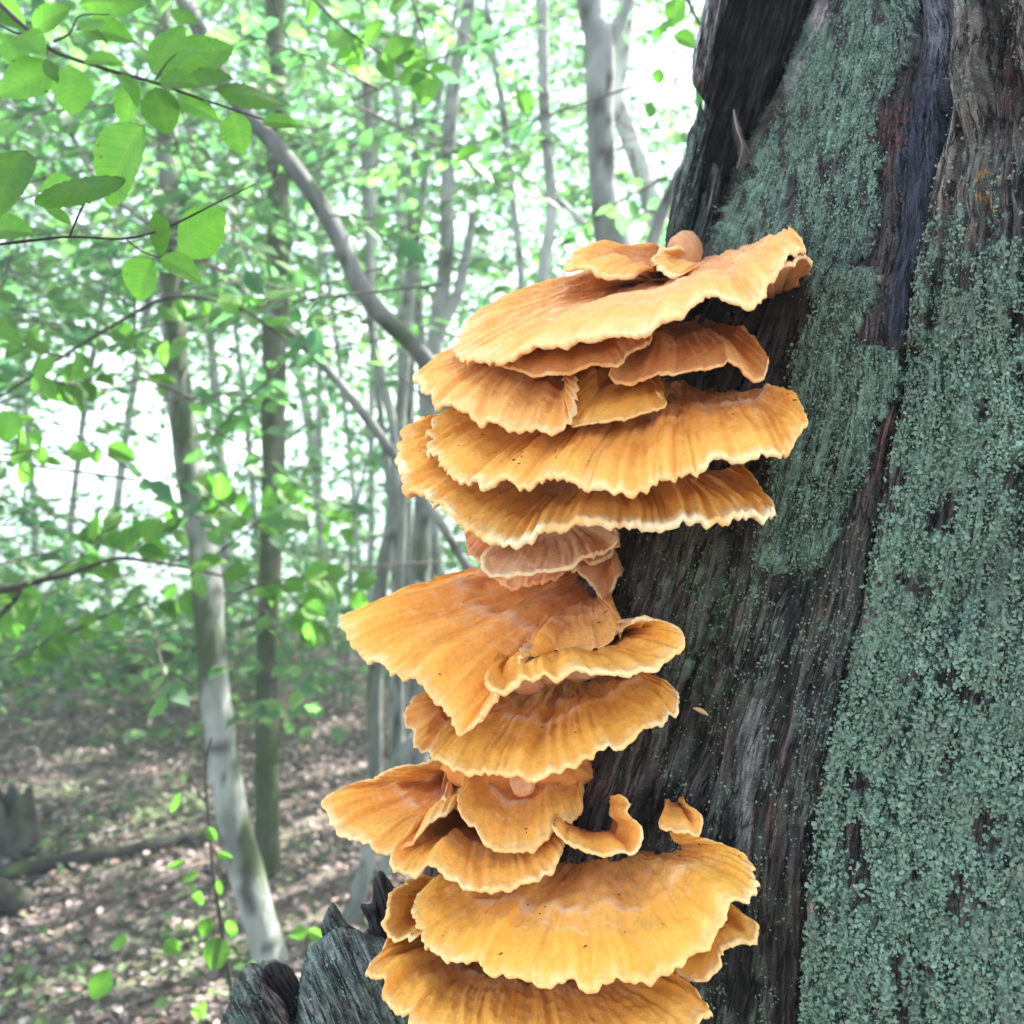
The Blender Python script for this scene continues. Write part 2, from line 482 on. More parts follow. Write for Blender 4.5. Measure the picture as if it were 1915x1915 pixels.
def build_trees():
    G = 'young trees behind the dead trunk'
    tree('beech_tree', 'pale smooth-barked tree with dark moss patches, thickest stem left of the fungus',
         [(300, -60), (312, 250), (320, 560), (340, 800), (380, 1050), (405, 1300), (440, 1560), (505, 1800)], [36, 39, 44, 50, 55, 56, 60, 66], ground_hit(510, 1805),
         (0.27, 0.285, 0.255), 0.31, group=G)
    tree('mossy_tree', 'upright mossy tree with dark rough bark right of the palest trunk',
         [(515, -60), (518, 150), (520, 400), (516, 650), (510, 950), (500, 1200), (500, 1400), (498, 1640)], [36, 38, 43, 46, 43, 40, 42, 50], ground_hit(498, 1635),
         (0.10, 0.105, 0.075), 0.42, group=G)
    tree('leaning_tree', 'grey knotted trunk leaning steeply leftwards behind the top fungus shelves',
         [(330, -60), (352, 10), (430, 170), (530, 290), (620, 420), (690, 560), (790, 665), (860, 790), (930, 980), (1000, 1250)], [26, 29, 31, 32, 33, 34, 34, 34, 36, 38], 2.6,
         (0.145, 0.145, 0.14), 0.14, group=G, up=2.0)
    tree('slender_tree', 'slender grey sapling, straight stem just right of the knotted leaning trunk top',
         [(668, -50), (685, 160), (695, 330), (690, 500), (700, 640), (735, 800), (745, 1000), (740, 1250), (735, 1480)], [17, 18, 19, 18, 18, 18, 19, 20, 22], 4.0, group=G)
    tree('forked_tree', 'pale tree with a fork low down right above the orange shelf cluster',
         [(885, -50), (850, 150), (838, 330), (832, 480), (812, 640), (800, 800), (790, 1000), (785, 1200)], [24, 26, 27, 28, 32, 34, 34, 36], 4.4,
         branches=[([(885, 400), (862, 530), (830, 600), (815, 660)], [16, 22, 24, 26])], group=G)
    tree('thin_sapling', 'thinnest grey sapling curving down between two pale stems',
         [(903, -50), (940, 200), (956, 350), (975, 530), (985, 800)], [12, 14, 14, 14, 15], 4.2, group=G)
    tree('slim_beech', 'slim pale stem with dark knots left of the thick grey trunk',
         [(1015, -50), (1018, 200), (1032, 380), (1016, 520), (1010, 800)], [21, 22, 21, 22, 26], 3.6, (0.34, 0.34, 0.33), group=G,
         branches=[([(1036, 365), (1065, 395), (1100, 425)], [12, 15, 18])])
    tree('grey_tree', 'thick grey trunk flaring at its base just above the highest shelf',
         [(1095, -50), (1118, 60), (1122, 250), (1132, 380), (1150, 470), (1190, 700)], [46, 54, 50, 52, 72, 100], 3.0, (0.24, 0.24, 0.235), 0.0, group=G,
         branches=[([(1118, 110), (1150, 60), (1165, 30), (1190, -40)], [30, 24, 20, 18])])
    tree('pale_tree', 'blurred pale stem behind the thick grey trunk, bending towards the dead wood',
         [(1175, -50), (1162, 90), (1155, 180), (1185, 270), (1222, 380), (1240, 470), (1250, 800)], [34, 36, 36, 36, 40, 46, 50], 4.6, (0.5, 0.49, 0.47), group=G)
    tree('dark_sapling', 'dark thin stem slanting up against the dead trunk edge',
         [(1300, 240), (1262, 340), (1225, 440), (1200, 560), (1190, 800)], [12, 18, 24, 26, 28], 3.3, (0.2, 0.19, 0.18), group=G, up=1.5)
    tree('slanting_sapling', 'dark thin pole slanting down rightwards across the mossy tree to the fungus',
         [(200, 355), (370, 480), (500, 585), (620, 700), (720, 830), (850, 1020), (960, 1260)], [9, 14, 16, 17, 18, 18, 20], 3.0, (0.2, 0.2, 0.19), group=G, up=0.6)
    # stems low between the pale tree and the cluster
    low = [
        ('mossy_sapling', 'mossy grey stem standing left of the widest fungus fan, darkest below', [(740, 900), (715, 1080), (703, 1250), (700, 1420), (705, 1520)], [30, 34, 36, 38, 44], 4.6, 0.12),
        ('bent_sapling', 'bent stem leaning right towards the fungus foot', [(850, 1330), (770, 1390), (720, 1470), (690, 1600), (655, 1730)], [30, 34, 36, 38, 46], 3.4, 0.1),
        ('straight_sapling', 'straight grey stem half hidden behind the widest fungus fan', [(768, 760), (762, 1000), (760, 1250), (765, 1420)], [20, 22, 24, 26], 5.0, 0.0),
        ('twin_sapling', 'pale twin stems far back over bare leaf litter', [(655, 1150), (648, 1250), (640, 1400)], [14, 15, 18], 6.5, 0.0),
        ('far_sapling', 'faint pale stem furthest back, left of the twin stems', [(612, 1150), (625, 1240), (632, 1380)], [11, 12, 15], 6.8, 0.0),
        ('grey_sapling', 'short grey stem visible beneath the lowest left fan', [(745, 1300), (738, 1500), (720, 1640)], [24, 28, 34], 3.7, 0.05),
        ('forest_sapling', 'grey stem crossing behind the slanting pole at fan height', [(700, 640), (715, 800), (735, 960), (742, 1150)], [16, 18, 24, 26], 4.8, 0.08),
        ('woodland_sapling', 'narrow stem seen beside the small pale fan', [(800, 880), (812, 1000), (820, 1150)], [26, 28, 30], 5.2, 0.0),
    ]
    for nm, lb, pts, ws, dp, ms in low:
        tree(nm, lb, pts, [q * 0.78 for q in ws], dp, (0.22, 0.235, 0.215), ms + 0.05, group=G, up=1.2 if pts[0][1] > 1000 else 2.2, crown=dp > 4.5)
    GB = 'thin hazy stems deep in the wood'
    for k in range(10):
        x = [60, 150, 235, 420, 470, 580, 600, 640, 690, 760, 790, 905, 1085, 1200, 30, 560][k] + rng.uniform(-12, 12); dp = rng.uniform(6.5, 12)
        ln = rng.uniform(-150, 150); w = rng.uniform(8, 18)
        tree('distant_stem', 'thin pale stem deep in the hazy background wood', [(x + ln, -60), (x + ln * .5, 400), (x, 800), (x - ln * .3, 1180)], [w * .8, w, w * 1.1, w * 1.3], dp, (0.34, 0.35, 0.33), 0.05, group=GB, up=1.5, crown=(k % 3 == 0))
build_trees()


def weight(px, py):
    w = np.where(py < 600, 0.92, 0.62)
    w = np.where(py > 1000, 0.75, w)
    w = np.where(py > 1290, np.where(px < 620, 0.35, 0.08), w)
    w = np.where(py > 1370, 0.05, w)
    def hole(cx, cy, rx, ry, k):
        nonlocal w
        q = ((px - cx) / rx) ** 2 + ((py - cy) / ry) ** 2
        w = w * (1 - k * np.exp(-q))
    hole(180, 870, 240, 140, 0.95)
    hole(200, 700, 130, 70, 0.6)
    hole(240, 1090, 110, 60, 0.85)
    hole(1250, 120, 90, 130, 0.9)
    hole(1215, 330, 50, 100, 0.5)
    hole(440, 800, 60, 130, 0.1)
    hole(270, 100, 60, 60, 0.7)
    return w


GAPS = []
for _x, _y, _r in ((230, 1565, .10), (330, 1520, .12), (640, 1440, .14), (690, 1470, .10), (650, 1360, .12), (470, 1845, .07), (60, 1745, .10), (350, 1835, .06),
                   (600, 1500, .10), (140, 1650, .06), (560, 1690, .06), (40, 1480, .16), (300, 1440, .10), (180, 1860, .07), (120, 1420, .12), (640, 1640, .05)):
    GAPS.append((P(_x, _y, ground_hit(_x, _y)), _r * 1.1 + 0.06))
GAPS += [(P(1115, 85, 2.95), 0.22), (P(508, 1330, 4.2), 0.16), (P(500, 1490, 4.2), 0.15), (P(1018, 40, 3.6), 0.18), (P(705, 1400, 4.5), 0.16)]


def build_crowns():
    # sprays: short twigs with leaves, spread through the air between the stems
    per_tree = TREES
    base = np.array([t[1] for t in per_tree])
    S = []
    N = 5200
    for (n, d0, d1, pw) in ((900, 2.1, 3.4, 1.0), (2600, 3.4, 6.5, 1.0), (3400, 5.5, 9.5, 1.0)):
        px = rng.uniform(-250, 1500, n); py = rng.uniform(-350, 1420, n); d = rng.uniform(d0, d1, n)
        keep = rng.random(n) < weight(px, py)
        clump = fbm(px / 140.0, py / 90.0, d * 0.7, 2)
        keep &= clump > -0.26
        keep &= ~((px > 560) & (d < 4.3) & (rng.random(n) < 0.80))
        keep &= ~((np.abs(px - 350 - 0.10 * (py - 800)) < 75) & (py > 540) & (d < 3.6) & (rng.random(n) < 0.8))
        lx = np.interp(py, [0, 170, 290, 420, 560, 665], [352, 430, 530, 620, 690, 790])
        keep &= ~((np.abs(px - lx) < 95) & (py < 720) & (d < 2.75))
        if d0 < 3:
            keep &= (py < 700) | (rng.random(n) < 0.35)
        S.append(np.stack([px, py, d], 1)[keep])
    n = 420                                   # low bushes that hide the far edge of the slope
    S.append(np.stack([rng.uniform(-250, 590, n), 1090 + 225 * rng.random(n) ** 0.8, rng.uniform(5.2, 8.5, n)], 1))
    S = np.vstack(S)
    C = P(S[:, 0], S[:, 1], S[:, 2])
    ok = C[:, 2] > gz(C[:, 0], C[:, 1]) + 0.15
    C = C[ok]; S = S[ok]
    # canopy over the scene, above the frame
    n2 = 300
    cx = rng.uniform(-6, 4.5, n2); cy = rng.uniform(-1.5, 9, n2); cz = rng.uniform(4.2, 7.3, n2)
    kk = fbm(cx / 1.1, cy / 1.1, 3.0, 2) > -0.12
    cx, cy, cz = cx[kk], cy[kk], cz[kk]
    n3 = 260                                  # unseen crown added to keep the sun off the fungus shelves
    tt = rng.uniform(3.9, 6.6, n3)
    q = np.array([0.0, 0.85, 1.4]) + tt[:, None] * sun_dir + rng.normal(0, 1, (n3, 3)) * np.array([0.38, 0.38, 0.3])
    q[:, 2] = np.minimum(q[:, 2], 7.3)
    C = np.vstack([C, np.stack([cx, cy, cz], 1), q])
    n2 = len(cx) + n3
    big = np.concatenate([np.ones(len(S)), np.full(n2, 1.9)])
    tw = []
    for i, c in enumerate(C):
        k = int(rng.integers(7, 14))
        az = rng.random() * 2 * math.pi
        dv = np.array([math.cos(az), math.sin(az), rng.normal(-0.15, 0.25)])
        L = (0.22 + 0.2 * rng.random()) * big[i]
        t = np.linspace(-0.5, 0.5, k)
        pos = c + np.outer(t, dv) * L + rng.normal(0, 0.012, (k, 3))
        side = np.array([-dv[1], dv[0], 0.0]) * np.where(np.arange(k) % 2, 1, -1)[:, None]
        d = dv * 0.75 + side * 0.8 + rng.normal(0, 0.25, (k, 3)); d[:, 2] -= 0.25
        nr = np.array([0, 0, 1.0]) + rng.normal(0, 0.55, (k, 3)) + np.array([0, -0.35, 0])
        ln = (0.045 + 0.035 * rng.random(k)) * big[i]
        j = int(np.argmin(((base - c[:2]) ** 2).sum(1) * rng.uniform(0.8, 1.25, len(base))))
        per_tree[j][2].append((pos, d, nr, ln))
        if i < len(S) and S[i, 2] < 7:
            e = c + dv * -0.5 * L
            tw.append((j, e - dv * L * 0.6, c + dv * L * 0.5))
    for j, (root, b, st) in enumerate(per_tree):
        if not st:
            continue
        pos, d, nr, ln = (np.concatenate([s[k] for s in st]) for k in range(4))
        k = np.ones(len(pos), bool)
        for g, r in GAPS:                     # openings in the canopy through which the sun reaches the floor and stems
            q = pos - g; a = q @ sun_dir
            k &= ~((a > 0) & (np.linalg.norm(q - a[:, None] * sun_dir, axis=1) < r))
        pos, d, nr, ln = pos[k], d[k], nr[k], ln[k]
        v, f, c = leaves_mesh(pos, d, nr, ln, leaf_cols(len(pos)))
        o = mesh_np('crown', v, f, M_LEAF, c, root)
        o['kind'] = 'stuff'
        vv, ff = [], []; off = 0
        for (jj, a, e) in tw:
            if jj != j: continue
            t, q, _ = tube(np.array([a, (a + e) / 2 + [0, 0, 0.012], e]), [0.003, 0.0025, 0.0012], 4, 0, 0)
            vv.append(t); ff.append(q + off); off += len(t)
        if vv:
            v = np.vstack(vv)
            o = mesh_np('twigs', v, np.vstack(ff), M_BARK, np.tile((0.09, 0.08, 0.065), (len(v), 1)), root)
            o['kind'] = 'stuff'
build_crowns()


def build_far():
    n = 150000
    px = rng.uniform(-500, 1900, n); py = rng.uniform(-500, 1320, n); d = rng.uniform(8, 22, n)
    w = weight(px, py)
    keep = rng.random(n) < w
    keep &= fbm(px / 80.0, py / 55.0, d * 0.25, 3) > -0.22
    px, py, d = px[keep], py[keep], d[keep]
    C = P(px, py, d)
    ok = C[:, 2] > gz(C[:, 0], C[:, 1]) + 0.2
    C = C[ok]; n = len(C)
    dv = rng.normal(0, 1, (n, 3)); dv[:, 2] = dv[:, 2] * 0.4 - 0.3
    nr = rng.normal(0, 0.6, (n, 3)) + np.array([0, -0.4, 1.0])
    v, f, c = leaves_mesh(C, dv, nr, 0.07 + 0.08 * rng.random(n), leaf_cols(n) * 1.15, small=True)
    o = mesh_np('distant_foliage', v, f, M_FARLEAF, c)
    tag(o, 'pale green mass of sunlit leaves deep in the wood behind the stems', 'woodland', kind='stuff')
build_far()

# ------------------------------------------------------------------ leafy boughs near the camera
def big_leaf_mesh(name, seed, fold, curl, wid):
    """Beech leaf: wavy toothed outline, folded on the midrib, with raised side veins."""
    r = np.random.default_rng(seed)
    nl, nw = 27, 6
    t = np.linspace(0, 1, nl)
    half = wid * 0.5 * (np.sin(math.pi * t ** 0.85) ** 0.75) * (1 + 0.06 * np.abs(((t * 13) % 1) - 0.5) * 2)
    half[0] = half[-1] = 0.004
    w = np.linspace(-1, 1, 2 * nw + 1)
    T, Wd = np.meshgrid(t, w, indexing='ij')
    y = Wd * half[:, None]
    x = T + 0.035 * np.abs(Wd) * (1 - T)
    z = fold * np.abs(y) - curl * (T - 0.3) ** 2 + 0.018 * np.cos((T * 9 - np.abs(Wd) * 1.6) * 2 * math.pi) * np.abs(Wd) * (1 - 0.4 * np.abs(Wd))
    z = z + 0.03 * np.sin(T * 5 + seed) * Wd
    v = np.stack([x - 0.5, y, z], -1).reshape(-1, 3)
    vein = np.exp(-(Wd / 0.10) ** 2) * 0.5
    c = mixc((0.085, 0.19, 0.035), (0.15, 0.25, 0.06), vein)
    n = fbm(x * 5 + seed, y * 5, seed, 3)
    c = mixc(c, (0.13, 0.24, 0.035), sstep(-0.2, 0.4, n) * 0.6)
    me = mesh_np('leaf', v, grid_faces(nl, 2 * nw + 1), M_BIGLEAF, c.reshape(-1, 3), data_only=True)
    at = me.attributes.new('blade', 'FLOAT_VECTOR', 'POINT')
    at.data.foreach_set('vector', np.stack([T, Wd, 0 * T], -1).reshape(-1).astype(np.float32))
    return me


M_BIGLEAF = leaf_mat('near_beech_leaf', 0.6, (1.4, 1.8, 1.15), 0.5)
nt = M_BIGLEAF.node_tree
_at = next(n for n in nt.nodes if n.type == 'VERTEX_COLOR')
_oi = nt.nodes.new('ShaderNodeObjectInfo'); _mr = nt.nodes.new('ShaderNodeMapRange')
_mr.inputs['To Min'].default_value = 0.75; _mr.inputs['To Max'].default_value = 1.5
_sc = nt.nodes.new('ShaderNodeVectorMath'); _sc.operation = 'SCALE'
nt.links.new(_oi.outputs['Random'], _mr.inputs['Value'])
_tg = [l.to_socket for l in _at.outputs['Color'].links]
nt.links.new(_at.outputs['Color'], _sc.inputs[0]); nt.links.new(_mr.outputs[0], _sc.inputs['Scale'])
_bl = nt.nodes.new('ShaderNodeAttribute'); _bl.attribute_name = 'blade'
_sx = nt.nodes.new('ShaderNodeSeparateXYZ'); nt.links.new(_bl.outputs['Vector'], _sx.inputs[0])


def _m(op, a, b=None):
    n = nt.nodes.new('ShaderNodeMath'); n.operation = op
    for i, q in enumerate((a, b)):
        if q is None: continue
        if isinstance(q, (int, float)): n.inputs[i].default_value = q
        else: nt.links.new(q, n.inputs[i])
    return n.outputs[0]


_aw = _m('ABSOLUTE', _sx.outputs['Y'])
_ph = _m('PINGPONG', _m('SUBTRACT', _m('MULTIPLY', _sx.outputs['X'], 9.0), _m('MULTIPLY', _aw, 1.7)), 0.5)
_v1 = _m('LESS_THAN', _ph, 0.07); _v2 = _m('LESS_THAN', _aw, 0.045)
_vn = _m('MAXIMUM', _v1, _v2)
_nz = nt.nodes.new('ShaderNodeTexNoise'); _nz.inputs['Scale'].default_value = 9; _nz.inputs['Detail'].default_value = 6
_bt = _m('MULTIPLY', _m('GREATER_THAN', _nz.outputs['Fac'], 0.69), 0.6)
_dk = _m('SUBTRACT', 1.0, _m('MAXIMUM', _m('MULTIPLY', _vn, 0.13), _bt))
_tc = nt.nodes.new('ShaderNodeTexCoord'); nt.links.new(_tc.outputs['Object'], _nz.inputs['Vector'])
_s2 = nt.nodes.new('ShaderNodeVectorMath'); _s2.operation = 'SCALE'
nt.links.new(_sc.outputs[0], _s2.inputs[0]); nt.links.new(_dk, _s2.inputs['Scale'])
for t_ in _tg:
    nt.links.new(_s2.outputs[0], t_)
LEAF_MESHES = {}
for k_, w_ in (('n', 0.42), ('m', 0.62), ('w', 0.82)):
    LEAF_MESHES[k_] = [big_leaf_mesh('leaf', 3 * i_ + ord(k_), f_, c_, w_) for i_, (f_, c_) in enumerate(((0.25, 0.25), (-0.15, 0.12), (0.4, 0.4)))]


def put_leaf(root, pos, dirv, nrm, ln, kind, r):
    from mathutils import Matrix
    x = dirv / np.linalg.norm(dirv)
    y = np.cross(nrm, x); y /= np.linalg.norm(y); z = np.cross(x, y)
    me = LEAF_MESHES[kind][int(r.integers(3))]
    o = bpy.data.objects.new('leaf', me)
    COL.objects.link(o); o.parent = root
    M = Matrix.Identity(4)
    for i in range(3):
        M[i][0], M[i][1], M[i][2] = x[i] * ln, y[i] * ln, z[i] * ln
    off = np.array(root.location)
    for i in range(3):
        M[i][3] = pos[i] - off[i]
    o.matrix_local = M
    return o


RIGHT = np.array([1.0, 0, 0])


def leafy(name, label, cat, paths, leaves, seed, nrand=0, lr=(55, 80), col=(0.05, 0.042, 0.035), group=None):
    """A bough: twigs through photo points (x, y, distance, width px), leaves (x, y, length px, direction deg clockwise from right, width ratio[, distance])."""
    r = np.random.default_rng(seed)
    p0 = paths[0][0]
    root = empty(name, P(p0[0], p0[1], p0[2])); tag(root, label, cat, group)
    off = np.array(root.location)
    for pts in paths:
        q = np.array([[*P(a, b, d), w / W * d / 2] for a, b, d, w in pts])
        c, _ = catmull(q, 14 * len(q))
        v, f, _ = tube(c[:, :3], np.maximum(c[:, 3], 0.0005), 7, 0.1, seed, 60)
        mesh_np('twig', v, f, M_BARK, np.tile(col, (len(v), 1)), root)
    dm = np.mean([a[2] for a in paths[0]])
    for lf in leaves:
        x, y, L, an, wr = lf[:5]
        d = lf[5] if len(lf) > 5 else dm + r.normal(0, 0.03)
        a = math.radians(an)
        toward = r.normal(0, 0.25)
        dv = math.cos(a) * RIGHT - math.sin(a) * UPV - toward * FWD
        nr = -FWD + UPV * r.uniform(0.0, 0.6) + RIGHT * r.normal(0, 0.3)
        put_leaf(root, P(x, y, d), dv, nr, L / W * d * 1.05, 'n' if wr < 0.52 else ('m' if wr < 0.72 else 'w'), r)
    for k in range(nrand):
        pts = paths[int(r.integers(len(paths)))]
        q = np.array([[a, b, d] for a, b, d, w in pts]); t = r.random() ** 0.8 * (len(q) - 1)
        i = min(int(t), len(q) - 2); c = q[i] + (q[i + 1] - q[i]) * (t - i)
        tan = q[i + 1] - q[i]; an = math.degrees(math.atan2(tan[1], tan[0])) + r.choice([-1, 1]) * r.uniform(25, 75)
        L = r.uniform(*lr)
        a = math.radians(an)
        dv = math.cos(a) * RIGHT - math.sin(a) * UPV * 0.8 - r.normal(0, 0.3) * FWD + np.array([0, 0, -0.15])
        nr = -FWD * 0.8 + UPV * r.uniform(0.2, 1.2) + RIGHT * r.normal(0, 0.4)
        ln = L / W * c[2]
        pos = P(c[0], c[1], c[2] + r.normal(0, 0.05)) + dv / np.linalg.norm(dv) * ln * 0.55
        put_leaf(root, pos, dv, nr, ln, 'nmmw'[int(r.integers(4))], r)
    return root


def build_boughs():
    leafy('beech_bough', 'dark slanting twig with large bright beech leaves at the upper left corner', 'branch',
          [[(-30, -20, 1.28, 9), (45, 50, 1.27, 9), (100, 95, 1.26, 8), (200, 130, 1.25, 7), (290, 155, 1.25, 6), (370, 183, 1.25, 5), (430, 203, 1.25, 4), (500, 226, 1.25, 3)],
           [(100, 78, 1.26, 5), (130, 62, 1.25, 4), (150, 30, 1.25, 3), (205, 27, 1.24, 2)], [(290, 150, 1.25, 4), (310, 120, 1.25, 3), (330, 100, 1.25, 2)], [(-10, 40, 1.26, 4), (30, 62, 1.26, 4), (53, 60, 1.26, 3)]],
          [(55, 150, 122, 148, .62), (132, 168, 88, 92, .95), (196, 60, 98, 8, .68), (92, 34, 80, -25, .62), (188, 112, 78, 5, .5), (312, 92, 108, -62, .55), (372, 108, 132, -30, .66), (332, 152, 76, 5, .62), (390, 148, 84, -18, .6), (243, 195, 96, 112, .7), (302, 207, 82, 82, .8), (366, 200, 98, 28, .45), (470, 178, 132, 2, .42), (444, 248, 74, 85, .9), (522, 228, 68, 4, .35), (210, 4, 124, -5, .45), (20, 90, 70, 60, .62), (10, 20, 80, 40, .62), (95, 130, 60, 60, .5), (345, 30, 70, 30, .5)], 21, 6, (50, 75))
    leafy('beech_bough', 'thin forked twig with a large folded grey-green leaf below the bright beech bough', 'branch',
          [[(-30, 460, 1.06, 6), (60, 450, 1.06, 6), (130, 443, 1.06, 5), (235, 446, 1.06, 4.5), (312, 425, 1.06, 4.5), (400, 382, 1.08, 3.5), (478, 344, 1.1, 2)],
           [(130, 442, 1.06, 4), (148, 400, 1.05, 4), (168, 360, 1.04, 3)], [(235, 446, 1.06, 3), (262, 468, 1.05, 3), (300, 483, 1.05, 2)]],
          [(228, 306, 165, 128, .9, 1.03), (152, 352, 165, 160, .3, 1.01), (18, 335, 135, 108, .8, 0.98), (372, 434, 135, -28, .55), (296, 436, 78, 92, .6), (266, 522, 86, 122, .82), (338, 501, 80, 25, .7), (16, 430, 92, 2, .6), (108, 400, 55, 30, .4), (100, 345, 80, 170, .5, 1.1)], 22)
    leafy('beech_bough', 'drooping sprig of small dark leaves against the white gap in the wood', 'branch',
          [[(-20, 848, 1.9, 4), (20, 850, 1.9, 4), (60, 842, 1.9, 3), (118, 850, 1.9, 3), (160, 838, 1.9, 2), (210, 832, 1.9, 2)], [(30, 850, 1.9, 3), (36, 800, 1.9, 3), (20, 770, 1.9, 2)]],
          [(42, 816, 36, 75, .7), (66, 818, 38, 55, .62), (40, 850, 48, 160, .75), (45, 884, 46, 112, .75), (78, 852, 40, 80, .6), (98, 862, 36, 20, .4), (148, 846, 46, 15, .75), (181, 851, 32, 85, .8), (226, 846, 56, 25, .6), (14, 795, 58, 100, .8), (45, 783, 36, -10, .5)], 23)
    leafy('beech_bough', 'dark forked branch with a band of green leaves beside the pale moss-patched tree', 'branch',
          [[(-20, 1110, 2.4, 15), (60, 1090, 2.4, 13), (140, 1070, 2.4, 11), (215, 1045, 2.4, 8), (280, 1050, 2.4, 7), (340, 1060, 2.4, 6), (420, 1078, 2.4, 5), (480, 1098, 2.4, 4)], [(42, 1092, 2.4, 10), (25, 1125, 2.4, 10), (-15, 1165, 2.4, 10)], [(90, 1075, 2.4, 4), (150, 1040, 2.4, 3), (190, 1000, 2.4, 3), (250, 965, 2.4, 2)], [(230, 1046, 2.4, 4), (270, 1010, 2.4, 3), (330, 985, 2.4, 2)]], [], 24, 46, (38, 62))
    leafy('beech_bough', 'arching thin twig crossing in front of the pale tree at half height', 'branch',
          [[(-20, 755, 2.2, 5), (120, 665, 2.2, 6), (240, 592, 2.2, 7), (320, 556, 2.2, 7), (400, 562, 2.2, 6), (470, 588, 2.2, 5), (545, 645, 2.2, 3)], [(120, 665, 2.2, 4), (60, 655, 2.2, 3), (-10, 620, 2.2, 2)], [(60, 700, 2.2, 4), (120, 720, 2.2, 3), (190, 700, 2.2, 2)]], [(308, 660, 50, 100, .62), (300, 708, 58, 5, .5)], 25, 44, (36, 62))
    leafy('beech_bough', 'fresh green spray hanging in front of the mossy tree', 'branch',
          [[(400, 1040, 3.0, 5), (500, 965, 3.0, 4), (560, 935, 3.0, 3), (640, 985, 3.0, 2)], [(470, 990, 3.0, 4), (430, 950, 3.0, 3), (395, 930, 3.0, 2)]], [], 26, 34, (34, 54))
    leafy('beech_bough', 'leafy spray beside the tip of the golden left-pointing fan', 'branch',
          [[(440, 1110, 2.7, 5), (520, 1085, 2.7, 4), (600, 1080, 2.7, 3), (670, 1100, 2.7, 2)], [(520, 1085, 2.7, 4), (560, 1130, 2.7, 3), (600, 1170, 2.7, 2)]], [], 27, 30, (34, 58))
    leafy('beech_bough', 'low bright spray of small leaves between the dark forked branch and mossy log', 'branch',
          [[(120, 1190, 3.2, 5), (200, 1150, 3.2, 4), (280, 1130, 3.2, 3), (340, 1120, 3.2, 2)], [(20, 1240, 3.2, 4), (70, 1210, 3.2, 4), (110, 1180, 3.2, 2)]], [], 28, 44, (26, 44))
    leafy('beech_bough', 'blurred large leaves hanging among the stems above the leaning trunk', 'branch',
          [[(560, -30, 2.0, 6), (640, 50, 2.0, 5), (720, 105, 2.0, 4), (800, 150, 2.0, 3)], [(760, -30, 2.1, 5), (790, 60, 2.1, 4), (800, 120, 2.1, 2)]], [(745, 90, 70, 150, .8), (795, 160, 64, 100, .8), (700, 60, 60, 130, .6), (870, 290, 60, 160, .4), (975, 190, 50, 60, .8)], 29, 16, (45, 72))
    leafy('beech_bough', 'few dark leaves hanging in the bright gap beside the dead trunk', 'branch',
          [[(1340, -40, 2.0, 4), (1290, 20, 2.0, 3), (1262, 60, 2.0, 2)]], [(1262, 22, 62, 100, .62), (1284, 76, 56, 15, .62), (1232, 142, 30, 90, .9), (1218, 205, 30, 95, .9), (1240, 50, 50, 140, .5)], 30)
    leafy('beech_sapling', 'spindly seedling with a few bright leaves in front of the pale tree foot', 'sapling',
          [[(434, 1950, 2.0, 8), (432, 1850, 2.0, 8), (415, 1740, 2.0, 8), (400, 1640, 2.0, 7), (390, 1530, 2.0, 6), (384, 1440, 2.0, 5), (395, 1380, 2.0, 4)], [(384, 1500, 2.0, 4), (365, 1470, 2.0, 3), (352, 1430, 2.0, 2)]],
          [(328, 1500, 42, 120, .5), (330, 1617, 34, 160, .5), (355, 1640, 36, 160, .5), (372, 1680, 38, 110, .62), (385, 1735, 44, 120, .62), (432, 1738, 40, 80, .62), (402, 1783, 60, 100, .9), (322, 1770, 36, 40, .8), (222, 1762, 36, 150, .62), (188, 1842, 62, 120, .6), (372, 1892, 56, 125, .4), (410, 1660, 30, 80, .5), (420, 1600, 30, 20, .5), (396, 1560, 30, 60, .62)], 31)
    leafy('seedling', 'two-leaved seedling on the leaf litter left of the broken stump', 'plant',
          [[(574, 1800, 2.1, 4), (574, 1765, 2.1, 3), (572, 1745, 2.1, 2)]], [(560, 1745, 36, 170, .62), (592, 1748, 36, 20, .62)], 32)
    # ground cover plants, sparse low leaves
    n = 900
    r = np.random.default_rng(77)
    y = 2.2 + 6.3 * r.random(n); x = (r.random(n) - 0.62) * 1.15 * y
    gp = fbm(x * 1.1 + 9, y * 1.1, 7.7, 3)
    k = gp + 0.2 * r.normal(0, 1, n) > 0.2
    x, y = x[k], y[k]; n = len(x)
    pos = np.stack([x, y, gz(x, y) + 0.04 + 0.12 * r.random(n)], 1)
    az = r.random(n) * 6.28
    v, f, c = leaves_mesh(pos, np.stack([np.cos(az), np.sin(az), r.normal(-.1, .3, n)], 1), np.array([0, -0.3, 1]) + r.normal(0, .4, (n, 3)), 0.03 + 0.03 * r.random(n), mixc(LEAF_A, LEAF_B, r.random(n)))
    tag(mesh_np('ground_cover', v, f, M_LEAF, c), 'scattered low green seedlings over the leaf litter', 'ground cover', kind='stuff')


build_boughs()


